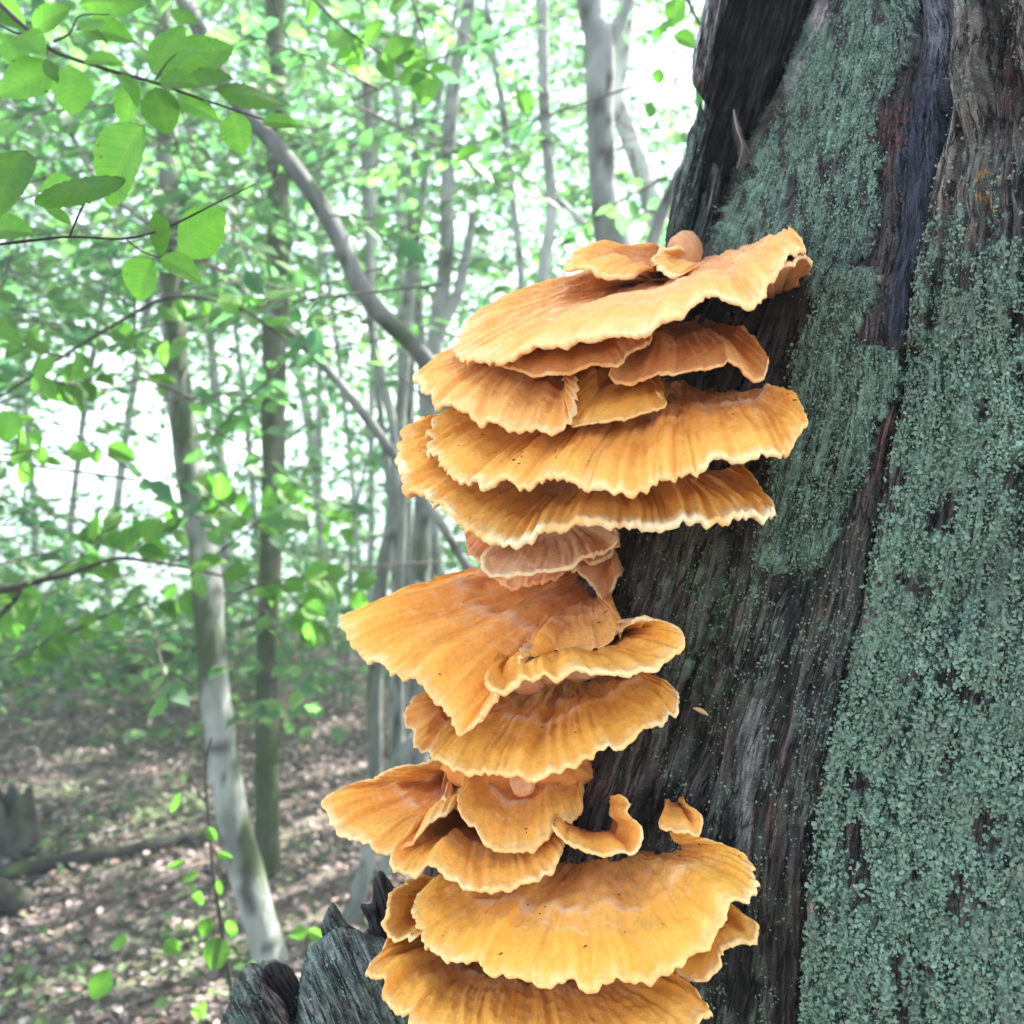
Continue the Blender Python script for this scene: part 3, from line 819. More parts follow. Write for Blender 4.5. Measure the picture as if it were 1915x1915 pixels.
def build_logs():
    def log(name, label, pts, ws, depths, pale, moss, cat):
        p = np.array([P(a, b, d) for (a, b), d in zip(pts, depths)])
        w = np.array([q / W * d / 2 for q, d in zip(ws, depths)])
        c, _ = catmull(np.hstack([p, w[:, None]]), 70)
        sd = float(rng.random() * 40)
        v, f, _ = tube(c[:, :3] + 0.012 * np.stack([pn(np.arange(70) * .12, sd), pn(np.arange(70) * .12, sd + 3), pn(np.arange(70) * .12, sd + 7)], 1), c[:, 3], 14, 0.12, sd, 9)
        root = empty(name, p[0]); tag(root, label, cat)
        mesh_np('log_wood', v, f, M_BARK, bark_cols(v, pale, moss, sd), root)

    def on(px, py, lift=0.0):
        # distance at which the sight line meets the ground
        t = np.linspace(1.5, 12, 2500); q = P(np.full(t.shape, px), np.full(t.shape, py), t)
        i = np.where(q[:, 2] < gz(q[:, 0], q[:, 1]) + lift)[0]
        return float(t[i[0]]) if len(i) else 8.0
    g = [on(-40, 1655), on(130, 1618), on(260, 1595), on(420, 1560)]
    log('fallen_log', 'dark mossy fallen log lying across the leaf litter left of the pale tree', [(-40, 1645), (130, 1610), (260, 1588), (420, 1552)], [30, 30, 27, 16], [x - 0.02 for x in g], (0.04, 0.037, 0.033), 0.15, 'log')
    log('fallen_branch', 'thick mossy branch leaning between the pale tree and the mossy tree', [(200, 1275), (270, 1240), (350, 1208), (420, 1180), (500, 1150)], [25, 23, 21, 16, 11], [4.6] * 5, (0.15, 0.15, 0.11), 0.5, 'branch')
    g = [on(-60, 1715), on(60, 1700)]
    log('rotten_log', 'short dark log end lying at the left edge below the fallen log', [(-80, 1672), (10, 1680), (62, 1692)], [56, 52, 40], [g[0] - .03, g[0], g[1] - .02], (0.06, 0.052, 0.046), 0.3, 'log')
    # hollow stump at the left edge
    d = on(20, 1600)
    st = empty('hollow_stump', P(20, 1600, d)); st.location.z = float(gz(st.location.x, st.location.y))
    tag(st, 'old hollow stump at the left edge behind the fallen log', 'stump')
    th = np.linspace(0, 2 * math.pi, 40, endpoint=False); hh = np.linspace(-0.1, 1, 14)
    c0 = np.array(st.location)
    def shell(r0, top):
        T, Hh = np.meshgrid(th, hh)
        rr = 0.68 * r0 * (1.25 - 0.3 * np.clip(Hh, 0, 1)) * (1 + 0.2 * fbm(np.cos(T) * 2, np.sin(T) * 2, Hh * 1.2, 3))
        zz = Hh * 0.8 * (0.30 + 0.13 * pn(np.cos(T) * 1.5 + 3, np.sin(T) * 1.5, 1.1) + 0.05 * pn(np.cos(T) * 5, np.sin(T) * 5, 1.1)) + top
        return np.stack([c0[0] + rr * np.cos(T), c0[1] + rr * np.sin(T), c0[2] + zz], -1)
    a, b = shell(0.13, 0.0), shell(0.095, -0.01)
    v = np.concatenate([a, b[::-1]], 0)
    cc = bark_cols(v.reshape(-1, 3), (0.10, 0.095, 0.085), 0.2, 2.0)
    mesh_np('stump_wall', v.reshape(-1, 3), grid_faces(28, 40, True), M_BARK, cc, st)


build_logs()


# ------------------------------------------------------------------ dead trunk
T_PY = np.array([-2600, -900, -250, 0, 120, 280, 420, 520, 700, 900, 1100, 1300, 1420, 1640, 1915, 2300, 3000], float)
T_PX = np.array([1760, 1640, 1560, 1530, 1480, 1395, 1330, 1285, 1180, 1080, 1000, 900, 840, 790, 700, 560, 480], float)
_tp = P(T_PX, T_PY, np.full(len(T_PX), 1.12))
_tz, _tx = _tp[::-1, 2], _tp[::-1, 0]


def t_xs(z): return np.interp(z, _tz, _tx)
def t_xc(z): return 0.56 + 0.10 * (np.asarray(z) - 1.5)
def t_rx(z): return t_xc(z) - t_xs(z)
def t_yc(z): return 1.15 + 0 * np.asarray(z)
def t_ry(z): return 0.45 + 0.05 * np.clip(1.5 - np.asarray(z), 0, 1)


def tdepth(px, py):
    """Distance at which the sight line through a photo pixel meets the trunk (nan if it misses)."""
    t = np.linspace(0.4, 1.35, 1200)
    p = P(np.full(t.shape, px), np.full(t.shape, py), t)
    x, y, z = p.T
    f = ((x - t_xc(z)) / t_rx(z)) ** 2 + ((y - t_yc(z)) / t_ry(z)) ** 2 - 1
    i = np.where(f < 0)[0]
    return float(t[i[0]]) if len(i) else float('nan')


SEAM_Y = np.array([-400, 0, 100, 300, 420, 520, 640, 760, 900, 1000, 1150, 1300, 1420, 1560, 1700, 1915, 2400], float)
SEAM_X = np.array([1850, 1800, 1778, 1756, 1740, 1716, 1700, 1690, 1662, 1642, 1615, 1580, 1550, 1525, 1510, 1500, 1470], float)
PATCH = [(1560, 500), (1645, 505), (1640, 560), (1605, 640), (1680, 655), (1690, 700), (1645, 800), (1620, 900), (1590, 930), (1570, 990), (1535, 1060), (1470, 1075), (1420, 1060), (1425, 1000), (1447, 920), (1472, 820), (1482, 740), (1500, 650), (1540, 570)]
SHEET = [(1530, -200), (1745, -200), (1700, 110), (1665, 170), (1640, 205), (1628, 262), (1662, 300), (1640, 345), (1642, 420), (1615, 500), (1560, 520), (1530, 600), (1500, 470), (1420, 480), (1330, 470), (1360, 400), (1420, 300), (1470, 180)]
BLUE = [(1745, 60), (1800, -100), (1785, 120), (1752, 330), (1725, 480), (1700, 630), (1655, 650), (1672, 470), (1690, 300), (1705, 160)]
PALEW = [(1395, 1300), (1430, 1310), (1425, 1400), (1405, 1500), (1400, 1620), (1380, 1640), (1368, 1480), (1372, 1400)]
HOLE1 = [(1475, 300), (1500, 340), (1475, 440), (1455, 450), (1460, 380)]


def build_trunk():
    a = np.concatenate([np.linspace(-math.pi, -0.4, 60, endpoint=False), np.linspace(-0.4, 1.95, 720), np.linspace(1.95, math.pi, 40)[1:-1]])
    z = np.concatenate([np.linspace(gz(0.4, 1.1) - 0.15, 0.98, 40, endpoint=False), np.linspace(0.98, 2.02, 440), np.linspace(2.02, 4.6, 70)[1:]])
    A, Z = np.meshgrid(a, z)
    X = t_xc(Z) - t_rx(Z) * np.cos(A); Y = t_yc(Z) - t_ry(Z) * np.sin(A)
    nx, ny = -np.cos(A) * t_ry(Z), -np.sin(A) * t_rx(Z)
    ln = np.hypot(nx, ny); nx /= ln; ny /= ln
    base = np.stack([X, Y, Z], -1)
    px, py, dd = proj(base)
    front = dd > 0.1
    sp = P(SEAM_X, SEAM_Y, np.full(len(SEAM_X), 0.765))[::-1]
    xseam = np.interp(Z, sp[:, 2], sp[:, 0])
    aseam = np.arccos(np.clip((t_xc(Z) - xseam) / t_rx(Z), -0.99, 0.99))
    s = np.where(A < aseam, 0.34 * (X - t_xs(Z)) / (xseam - t_xs(Z)) * np.where(A < 0, -1, 1), 0.34 + (A - aseam) * 0.55)
    # ragged warp for the outlines
    wx = px + 20 * fbm(px / 45, py / 60, 3.1, 5) + 15 * fbm(px / 15, py / 19, 8.8, 3)
    wy = py + 26 * fbm(px / 50, py / 60, 6.3, 5) + 15 * fbm(px / 15, py / 19, 1.8, 3)
    seam = np.interp(py, SEAM_Y, SEAM_X)
    seamd = px + 9 * fbm(px / 400, py / 55, 2.0, 3) - seam
    right = sstep(-3, 5, seamd)
    sheet = inpoly(wx, wy, SHEET); patch = inpoly(wx, wy, PATCH); blue = inpoly(wx, py, BLUE); palew = inpoly(px + 4 * fbm(px / 30, py / 90), py, PALEW)
    hole = inpoly(wx, wy, HOLE1)
    # forms
    warp = 0.02 * fbm(s * 5, Z * 2.2, 1.0, 3)
    g1 = fbm(s * 26 + warp * 20, Z * 1.6, 0.5, 4)
    g2 = fbm(s * 85 + warp * 13, Z * 4.0, 2.5, 3)
    g3 = pn(s * 190 + warp * 66, Z * 9.0, 5.5)
    g4 = pn(s * 360 + warp * 100, Z * 14.0, 8.5)
    def fibres(w, ln, k):
        # broken fibres: each strip of width w is snapped into lengths, every piece at its own height
        sw = s + 0.012 * fbm(s * 7, Z * 2.0, 1.0 + k, 2) + 0.18 * w * pn(s / w * 0.7, Z / ln * 5, k)
        ci = np.floor(sw / w).astype(np.int64)
        off = _perm[(ci + 31 * k) & 511] / 512.0
        l2 = ln * (0.6 + 0.8 * _perm[(ci * 7 + 13 * k) & 511] / 512.0)
        cj = np.floor(Z / l2 + off * 7 + 0.05 * pn(sw / w * 3, Z / 0.01, k)).astype(np.int64)
        h = _perm[(_perm[ci & 511] + cj * 5 + k) & 511] / 512.0
        fx = sw / w - ci
        return h, np.minimum(fx, 1 - fx) * 2
    f1, e1 = fibres(0.011, 0.14, 1)
    f2, e2 = fibres(0.0042, 0.055, 2)
    ridg = 1 - np.abs(pn(s * 14 + warp * 13, Z * 1.1, 7.7)) * 2.2
    crack = sstep(0.86, 0.99, ridg) * sstep(-0.1, 0.2, pn(s * 4, Z * 2.5, 3.3) + 0.1)
    lump = fbm(s * 6, Z * 3.5, 9.1, 3)
    disp = 0.016 * lump + 0.012 * g1 - 0.006 * np.abs(g2) + 0.0045 * (f1 - 0.5) + 0.0022 * (f2 - 0.5) - 0.0022 * sstep(0.22, 0.0, e1) + 0.0012 * g3 + 0.0011 * g4 - 0.006 * sstep(0.75, 0.98, 1 - np.abs(pn(s * 45 + warp * 30, Z * 2.2, 1.7)) * 3) - 0.014 * crack
    disp = disp + 0.020 * right - 0.016 * np.exp(-((seamd + 6) / 6.0) ** 2)
    disp = disp * np.where(patch, 0.6, 1.0) + 0.009 * patch + 0.004 * sheet * ~patch - 0.012 * np.exp(-((px - 1480 + 0.12 * (py - 370)) / 14.0) ** 2 - ((py - 370) / 55.0) ** 2)
    up = sstep(420, 150, py) * right
    disp = disp + up * (0.020 * fbm(s * 60 + warp * 30, Z * 5, 4.4, 3) - 0.035 * sstep(0.5, 0.9, 1 - np.abs(pn(s * 22, Z * 3.3, 2.2)) * 2.4))
    # lichen cover
    nz = fbm(px / 60, py / 75, 4.0, 4); nf = fbm(px / 22, py / 26, 6.0, 3); ns = fbm(px / 26, py / 130, 2.7, 4)
    lich = np.zeros(px.shape)
    cov_r = 0.80 * sstep(260, 640, py + 220 * nz) + 0.28
    gash = sstep(0.22, 0.42, fbm((px + 0.45 * py) / 16, (py - 0.45 * px) / 46, 21.0, 3) + 0.15 * nz)
    bare = sstep(0.10, 0.28, fbm(px / 75, py / 95, 31.0, 4)) * sstep(-0.35, 0.3, nf + 0.2)
    lich = np.where(right > 0.5, cov_r * sstep(-0.42, -0.22, nz * 0.6 + nf * 0.8 + 0.1 * sstep(300, 900, py)), lich)
    lich = np.where(right > 0.5, lich * (1 - 0.9 * gash) * (1 - 0.85 * bare), lich)
    disp = disp - 0.0035 * right * np.clip(gash + bare, 0, 1)
    lich = np.where(sheet, 0.95 * sstep(-0.32, 0.02, ns + 0.3 * nf), lich)
    lich = np.where(patch, 1.0 * sstep(-0.55, -0.30, nf + 0.5 * ns), lich)
    holeg = np.exp(-((px - 1480 + 0.12 * (py - 370)) / 13.0) ** 2 - ((py - 370) / 52.0) ** 2)
    lich = lich * (1 - sstep(0.35, 0.6, holeg))
    left = (right < 0.5) & ~sheet & ~patch
    gran = sstep(-0.25, 0.3, ns + 0.25 * nf) * sstep(900, 1100, py) * sstep(1130, 1260, px)
    lich = np.where(left, np.maximum(lich, 0.45 * gran + 0.25 * np.exp(-((px - 1530) / 90) ** 2 - ((py - 1180) / 200) ** 2)), lich)
    clump = sstep(-0.15, 0.35, fbm(px / 13, py / 20, 41.0, 2)) * sstep(-0.35, 0.2, fbm(px / 60, py / 120, 43.0, 2))
    lich = np.where(left, lich * (0.15 + 1.6 * clump), lich)
    moss = np.exp(-((px - 1320) / 60) ** 2 - ((py - 1140) / 140) ** 2) + np.exp(-((px - 1500) / 70) ** 2 - ((py - 960) / 120) ** 2) * 0.7 + 0.8 * np.exp(-((px - 1430) / 90) ** 2 - ((py - 330) / 130) ** 2)
    moss = np.clip(moss, 0, 1) * sstep(-0.1, 0.2, nf)
    lich = np.where(left, np.maximum(lich, 0.45 * moss), lich)
    ragg = sstep(-0.05, 0.30, fbm(px / 14, py / 20, 61.0, 3))
    lich = np.where((right > 0.5) & (lich < 0.6), lich * 1.5 * ragg, lich)
    lich = np.clip(lich * ~(blue & (py > 130)), 0, 1) * (1 - 0.9 * palew)
    # pigment
    grain = np.clip(0.15 + 0.45 * f2 + 0.35 * f1 + 0.25 * g2 + 0.25 * g4, 0, 1)
    wood = mixc((0.013, 0.011, 0.010), (0.108, 0.088, 0.080), grain * sstep(-0.5, 0.45, g1 + 0.4 * nz))
    red = sstep(0.0, 0.4, fbm(px / 60, py / 160, 12.0, 3))
    wood = mixc(wood, wood * np.array([1.35, 0.85, 0.85]), red)
    wood = mixc(wood, np.array([0.033, 0.035, 0.052]) * (0.7 + 0.6 * grain)[..., None], 0.9 * blue)
    wood = mixc(wood, np.array([0.16, 0.158, 0.185]) * (0.7 + 0.5 * grain)[..., None], 0.8 * np.exp(-((px - 1755) / 38) ** 2 - ((py - 60) / 85) ** 2))
    wood = mixc(wood, np.array([0.20, 0.195, 0.185]) * (0.5 + 0.7 * grain)[..., None], palew * 0.7)
    tan = right * sstep(520, 200, py + 120 * nz)
    wood = mixc(wood, np.array([0.16, 0.135, 0.115]) * (0.5 + 0.8 * grain)[..., None], 0.8 * tan)
    maroon = np.exp(-((px - 1878) / 22) ** 2 - ((py - 110) / 120) ** 2) * right
    wood = mixc(wood, (0.07, 0.025, 0.03), maroon)
    edge = right * np.exp(-((seamd - 12) / 10.0) ** 2) * sstep(-0.1, 0.3, pn(py / 110, 3.0))
    wood = mixc(wood, np.array([0.26, 0.21, 0.18]) * (0.6 + 0.5 * grain)[..., None], edge)
    wood = mixc(wood, np.array([0.095, 0.105, 0.082]), 0.45 * gran * left)
    crust = fbm(s / 0.0075, Z / 0.0085, 3.3, 3)
    disp = disp + np.clip(lich * 1.5, 0, 1) * (0.0030 * np.abs(crust) + 0.0012 * pn(s / 0.0034, Z / 0.0040, 8.1))
    under = mixc((0.055, 0.092, 0.066), (0.175, 0.265, 0.20), sstep(-0.35, 0.35, nf * 0.5 + crust))
    col = mixc(wood, under, np.clip(lich * 1.1, 0, 1) ** 1.3 * 0.85)
    col = mixc(col, (0.05, 0.09, 0.035), 0.6 * moss * left)
    torn = np.exp(-((px - 1533 + 0.25 * (py - 30)) / 11) ** 2 - ((py - 30) / 38) ** 2) + 0.7 * np.exp(-((px - 1492 + 0.4 * (py - 125)) / 12) ** 2 - ((py - 125) / 40) ** 2)
    col = mixc(col, np.array([0.42, 0.33, 0.34]) * (0.6 + 0.6 * grain)[..., None], np.clip(torn, 0, 0.9))
    yl = (inpoly(wx, wy, [(1820, 320), (1870, 320), (1880, 400), (1835, 410)])) & (nf > 0.12)
    col = mixc(col, (0.32, 0.17, 0.04), yl * 0.7)
    p = base + disp[..., None] * np.stack([nx, ny, np.zeros_like(nx)], -1)
    root = empty('dead_tree_trunk', (0.5, 1.1, float(gz(0.5, 1.1))))
    tag(root, 'huge leaning dead trunk with blue-green lichen and cracked dark wood bearing the orange fungus', 'dead tree')
    body = mesh_np('weathered_wood', p.reshape(-1, 3), grid_faces(len(z), len(a), True), M_WOOD, col.reshape(-1, 3), root, grain=np.stack([s + 0.004 * fbm(s * 20, Z * 6, 2.0, 2), Z, 0 * s], -1).reshape(-1, 3))
    # lichen flakes
    fr = slice(40, 480); ca = slice(60, 780)
    disp0 = disp
    pv = p[fr, ca].reshape(-1, 3); nv = np.stack([nx, ny, 0 * nx], -1)[fr, ca].reshape(-1, 3)
    lv = lich[fr, ca].ravel(); gr = (left[fr, ca]).ravel()
    nfv = nf[fr, ca].ravel(); mv = (moss * left)[fr, ca].ravel()
    flakes(body, pv, nv, lv, nfv, gr, mv, 1.45, 'lichen')
    return root


def flakes(root, pv, nv, lv, nfv, small, mossv, dens, name):
    px, py, dd = proj(pv)
    vis = (px > -40) & (px < W + 420) & (py > -60) & (py < W + 60)
    i = np.repeat(np.arange(len(pv)), rng.poisson(np.clip(lv * dens * np.where(small, 1.2, 1.0), 0, 6) * vis))
    n = len(i)
    c0 = pv[i] + rng.normal(0, 0.0016, (n, 3)) + nv[i] * (0.0003 + 0.0018 * rng.random(n) + 0.0020 * np.clip(pn(px[i] / 13, py[i] / 13, 2.0) + 0.3, 0, 1) * ~small[i])[:, None]
    N = nv[i] + rng.normal(0, 0.30, (n, 3)); N /= np.linalg.norm(N, axis=1)[:, None]
    a = np.cross(N, rng.normal(0, 1, (n, 3))); a /= np.linalg.norm(a, axis=1)[:, None]
    b = np.cross(N, a)
    r = np.where(small[i], 0.0005 + 0.0006 * rng.random(n), (0.0006 + 0.0015 * rng.random(n) ** 2.2) * np.where(px[i] < np.interp(py[i], SEAM_Y, SEAM_X), 0.62, np.interp(py[i], [300, 1100, 1700], [0.7, 0.95, 1.15])))
    K = 8
    th = np.linspace(0, 2 * math.pi, K, endpoint=False)
    rr = 1.0 * r[:, None] * (0.35 + 1.05 * rng.random((n, K)))
    lift = r[:, None] * (-0.2 + 1.15 * rng.random((n, K)))
    ring = c0[:, None] + rr[..., None] * (np.cos(th)[None, :, None] * a[:, None] + np.sin(th)[None, :, None] * b[:, None]) + lift[..., None] * N[:, None]
    v = np.concatenate([c0[:, None], ring], 1).reshape(-1, 3)
    k = np.arange(K)
    F = np.stack([np.zeros(K, int), 1 + k, 1 + (k + 1) % K], 1)
    f = (F[None] + (np.arange(n) * (K + 1))[:, None, None]).reshape(-1, 3)
    t = rng.random(n)
    c = mixc((0.10, 0.175, 0.122), (0.25, 0.355, 0.262), np.clip(t * 0.4 + 0.25 + nfv[i] * 0.8, 0, 1))
    c = mixc(c, (0.20, 0.21, 0.17), (rng.random(n) < 0.12) * 0.5)
    lo = fbm(px[i] / 130, py[i] / 130, 51.0, 3)
    c = mixc(c, (0.29, 0.405, 0.315), sstep(0.05, 0.5, lo) * 0.55)
    c = mixc(c, (0.17, 0.185, 0.15), sstep(0.0, -0.4, lo) * 0.6 + 0.45 * sstep(750, 350, py[i]) * (px[i] > 1680))
    c = mixc(c, (0.22, 0.26, 0.23), small[i] * 0.6)
    c = mixc(c, (0.07, 0.15, 0.05), np.clip(mossv[i] * 1.2, 0, 1) * 0.8)
    o = mesh_np(name, v, f, M_LICHEN, np.repeat(c, K + 1, axis=0), root)
    o['kind'] = 'stuff'
    return o


TRUNK = build_trunk()


def slab(name, outline, d0, thick, parent, seed, wood0=(0.03, 0.026, 0.025), wood1=(0.13, 0.115, 0.105), lich=0.0, tilt=(0, 0), axis=(0.2, 1.0), rough=1.0, nr=60, na=260):
    """A chunk of rotten wood: an outline with its own distance, a rounded front and back, fibrous along axis (photo x, y)."""
    ol = np.array(outline, float)
    cx, cy = ol.mean(0)
    P3 = np.concatenate([ol, ol[:1]])
    c, _ = catmull(P3, na + 1)
    c = c[:-1]
    r = np.concatenate([np.linspace(0, 1, nr) ** 0.8, np.linspace(1, 0, nr // 2)[1:] ** 0.8])
    side = np.concatenate([np.ones(nr), -np.ones(nr // 2 - 1)])
    jag = 1 + 0.05 * rough * fbm(c[:, 0] / 14 + seed, c[:, 1] / 14, seed, 4)
    qx = cx + (c[None, :, 0] - cx) * r[:, None] * jag[None]
    qy = cy + (c[None, :, 1] - cy) * r[:, None] * jag[None]
    prof = np.sqrt(np.clip(1 - r[:, None] ** 4, 0, 1)) * side[:, None] * thick
    ax = np.array(axis, float); ax /= np.linalg.norm(ax)
    along = (qx * ax[0] + qy * ax[1]); across = (-qx * ax[1] + qy * ax[0])
    g = fbm(across / 16 + seed, along / 170, seed, 4); g2 = pn(across / 5 + seed, along / 60, seed)
    lum = fbm(qx / 60, qy / 60, seed + 4, 3)
    dd = d0 + tilt[0] * (qx - cx) / 1000 + tilt[1] * (qy - cy) / 1000 - prof - rough * (0.012 * g + 0.003 * g2 + 0.010 * lum) * np.where(r[:, None] < 1, 1, 0.5)
    p = P(qx, qy, dd)
    nf = fbm(qx / 22, qy / 26, seed + 1, 3)
    lc = lich * sstep(-0.25, 0.1, nf + 0.3 * lum)
    col = mixc(wood0, wood1, sstep(-0.4, 0.5, g + 0.5 * g2 + 0.4 * pn(across / 2.2 + seed, along / 22, seed)))
    col = mixc(col, (0.12, 0.19, 0.155), np.clip(lc, 0, 1) * 0.8)
    n1, n2 = p.shape[:2]
    o = mesh_np(name, p.reshape(-1, 3), grid_faces(n1, n2, True), M_WOOD, col.reshape(-1, 3), parent, grain=np.stack([across / W * d0, along / W * d0, side[:, None] + 0 * qx], -1).reshape(-1, 3))
    if lich > 0:
        fr = slice(1, nr)
        pv = p[fr]
        du = np.roll(pv, -1, 1) - np.roll(pv, 1, 1); dv = np.gradient(pv, axis=0)
        nv = np.cross(du, dv); nv /= np.linalg.norm(nv, axis=-1)[..., None] + 1e-9
        sgn = np.sign((nv * (CAM - pv)).sum(-1)); nv *= sgn[..., None]
        m = lc[fr].ravel()
        # area-weighted pick so that the hub of the fan is not overcrowded
        ar = np.linalg.norm(du, axis=-1) * np.linalg.norm(dv, axis=-1)
        m = m * np.clip(ar.ravel() / 0.9e-5, 0, 4)
        flakes(o, pv.reshape(-1, 3), nv.reshape(-1, 3), np.clip(m, 0, 3), nf[fr].ravel(), np.zeros(m.shape, bool), np.zeros(m.shape), 0.35, 'lichen')
    return o


def build_trunk_pieces():
    # outer shell standing off the trunk at the upper left, dark wood blackened further for the hollow's shade
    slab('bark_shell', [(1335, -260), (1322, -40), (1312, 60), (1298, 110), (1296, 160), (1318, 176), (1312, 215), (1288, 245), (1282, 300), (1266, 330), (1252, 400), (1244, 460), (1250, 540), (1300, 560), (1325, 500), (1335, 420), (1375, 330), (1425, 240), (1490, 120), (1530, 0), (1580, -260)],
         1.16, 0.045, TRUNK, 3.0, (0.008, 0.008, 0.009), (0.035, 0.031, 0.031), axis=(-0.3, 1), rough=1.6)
    slab('bark_strip', [(1342, -200), (1318, 0), (1303, 70), (1295, 110), (1296, 158), (1316, 168), (1332, 120), (1340, 60), (1362, 0), (1395, -200)], 1.07, 0.035, TRUNK, 5.0,
         (0.06, 0.055, 0.055), (0.30, 0.28, 0.29), axis=(-0.15, 1))
    slab('bark_strip', [(1310, 190), (1290, 260), (1268, 360), (1248, 450), (1262, 500), (1290, 440), (1310, 340), (1322, 240)], 1.09, 0.02, TRUNK, 6.0,
         (0.03, 0.032, 0.03), (0.11, 0.12, 0.11), lich=0.25, axis=(-0.25, 1))
    slab('bark_strip', [(1335, 300), (1310, 380), (1292, 450), (1290, 500), (1312, 500), (1330, 430), (1350, 340)], 1.08, 0.015, TRUNK, 7.0,
         (0.03, 0.03, 0.03), (0.12, 0.11, 0.10), lich=0.1, axis=(-0.25, 1))
    # broken buttress at the foot, left of the lowest shelves
    root = empty('broken_stump', P(600, 1915, 0.9))
    root.location.z = float(gz(-0.1, 0.9))
    tag(root, 'jagged broken stump with grey lichen and a dark hollow, left of the lowest orange shelf', 'stump')
    slab('stump_wood', [(560, 1830), (575, 1780), (620, 1740), (645, 1735), (690, 1745), (740, 1760), (800, 1790), (850, 1900), (850, 2500), (560, 2500), (552, 2000), (556, 1880)], 0.93, 0.06, root, 11.0,
         (0.06, 0.06, 0.058), (0.17, 0.165, 0.16), lich=0.55, axis=(0.45, 1))
    slab('stump_wood', [(400, 2000), (408, 1925), (430, 1870), (440, 1830), (475, 1800), (520, 1796), (548, 1815), (566, 1860), (570, 1930), (600, 2100), (600, 2500), (400, 2500)], 0.97, 0.05, root, 13.0,
         (0.04, 0.035, 0.033), (0.10, 0.085, 0.08), lich=0.5, axis=(0.6, 1))
    slab('hollow_shade', [(492, 1850), (490, 1815), (515, 1798), (545, 1812), (563, 1850), (562, 1885), (545, 1905), (520, 1880)], 0.925, 0.012, root, 15.0,
         (0.010, 0.008, 0.008), (0.03, 0.02, 0.019), axis=(0.6, 1), nr=30, na=120)  # near-black slab laid on the stump, painting the shade of its hollow
    slab('splinter', [(478, 1845), (486, 1836), (530, 1872), (545, 1915), (560, 1960), (540, 1960), (510, 1895)], 0.905, 0.012, root, 16.0,
         (0.03, 0.025, 0.024), (0.13, 0.10, 0.09), axis=(0.7, 1), nr=24, na=110)
    slab('splinter', [(698, 1644), (712, 1628), (735, 1655), (760, 1690), (790, 1720), (800, 1800), (700, 1800), (668, 1760), (690, 1735), (674, 1692), (694, 1688)], 0.95, 0.03, root, 17.0,
         (0.014, 0.012, 0.012), (0.05, 0.042, 0.04), axis=(0.3, 1), nr=40, na=160)
    slab('splinter', [(612, 1700), (620, 1688), (632, 1698), (648, 1725), (672, 1745), (650, 1775), (615, 1765), (600, 1740)], 0.95, 0.02, root, 18.0,
         (0.02, 0.018, 0.018), (0.09, 0.085, 0.08), lich=0.25, axis=(0.5, 1), nr=30, na=140)
build_trunk_pieces()

def build_bits():
    r = np.random.default_rng(9)
    root = empty('feather', P(1382, 215, 1.03)); tag(root, 'small pale brown feather caught in the dark hollow at the upper left of the trunk', 'feather')
    q, _ = catmull(P([1372, 1378, 1388, 1378], [205, 240, 275, 315], [1.05, 1.05, 1.045, 1.05]), 40)
    v, f, _ = tube(q, np.linspace(0.0009, 0.0005, 40), 6, 0, 0)
    mesh_np('quill', v, f, M_LITTER, np.tile((0.3, 0.25, 0.2), (len(v), 1)), root)
    vs, fs = [], []
    for i in range(2, 38):
        for sg in (-1, 1):
            l = (0.014 if sg > 0 else 0.008) * math.sin(math.pi * i / 40) ** 0.6 * r.uniform(0.8, 1.1)
            a = q[i]; dn = np.array([0.6 * sg, -0.1 + r.normal(0, .1), -0.8]); dn /= np.linalg.norm(dn); b = a + dn * l
            w = np.array([0, 0, 0.0008])
            o = len(vs) * 4; vs.append(np.array([a - w, b - w * .4, b + w * .4, a + w])); fs.append([o, o + 1, o + 2, o + 3])
    o = mesh_np('barbs', np.vstack(vs), np.array(fs), M_LITTER, np.tile((0.11, 0.095, 0.08), (len(vs) * 4, 1)), root); o['kind'] = 'stuff'
    d = tdepth(1310, 1330) - 0.012
    a = P(1296, 1324, d); b = P(1325, 1338, d)
    t = np.linspace(0, 1, 12)
    v, f, _ = tube(a + (b - a) * t[:, None] + np.outer(np.sin(t * 3.1), [0, 0, 0.001]), 0.0004 + 0.0016 * np.sin(math.pi * t), 8, 0.1, 1.0)
    root = empty('wood_sliver', a); tag(root, 'tiny tan wood sliver stuck on bare dark wood right of the golden scalloped shelf', 'splinter')
    mesh_np('sliver', v, f, M_LITTER, np.tile((0.55, 0.33, 0.16), (len(v), 1)), root)
build_bits()

# ------------------------------------------------------------------ fungus
RAMP = {
    'peach': [(0, (0.54, 0.215, 0.085)), (0.3, (0.68, 0.305, 0.12)), (0.6, (0.78, 0.385, 0.145)), (0.85, (0.83, 0.42, 0.13)), (0.97, (0.85, 0.46, 0.15)), (1, (0.87, 0.54, 0.22))],
    'orange': [(0, (0.50, 0.15, 0.04)), (0.3, (0.68, 0.25, 0.055)), (0.6, (0.79, 0.335, 0.07)), (0.85, (0.84, 0.39, 0.065)), (0.97, (0.86, 0.45, 0.09)), (1, (0.87, 0.54, 0.18))],
    'yellow': [(0, (0.56, 0.21, 0.045)), (0.3, (0.72, 0.325, 0.06)), (0.6, (0.81, 0.40, 0.07)), (0.85, (0.85, 0.44, 0.055)), (0.97, (0.87, 0.48, 0.085)), (1, (0.88, 0.57, 0.17))],
    'red': [(0, (0.47, 0.14, 0.055)), (0.4, (0.62, 0.21, 0.075)), (0.8, (0.70, 0.27, 0.09)), (1, (0.76, 0.38, 0.16))],
    'tan': [(0, (0.52, 0.23, 0.10)), (0.4, (0.66, 0.35, 0.16)), (0.85, (0.70, 0.39, 0.18)), (1, (0.78, 0.50, 0.26))],
}
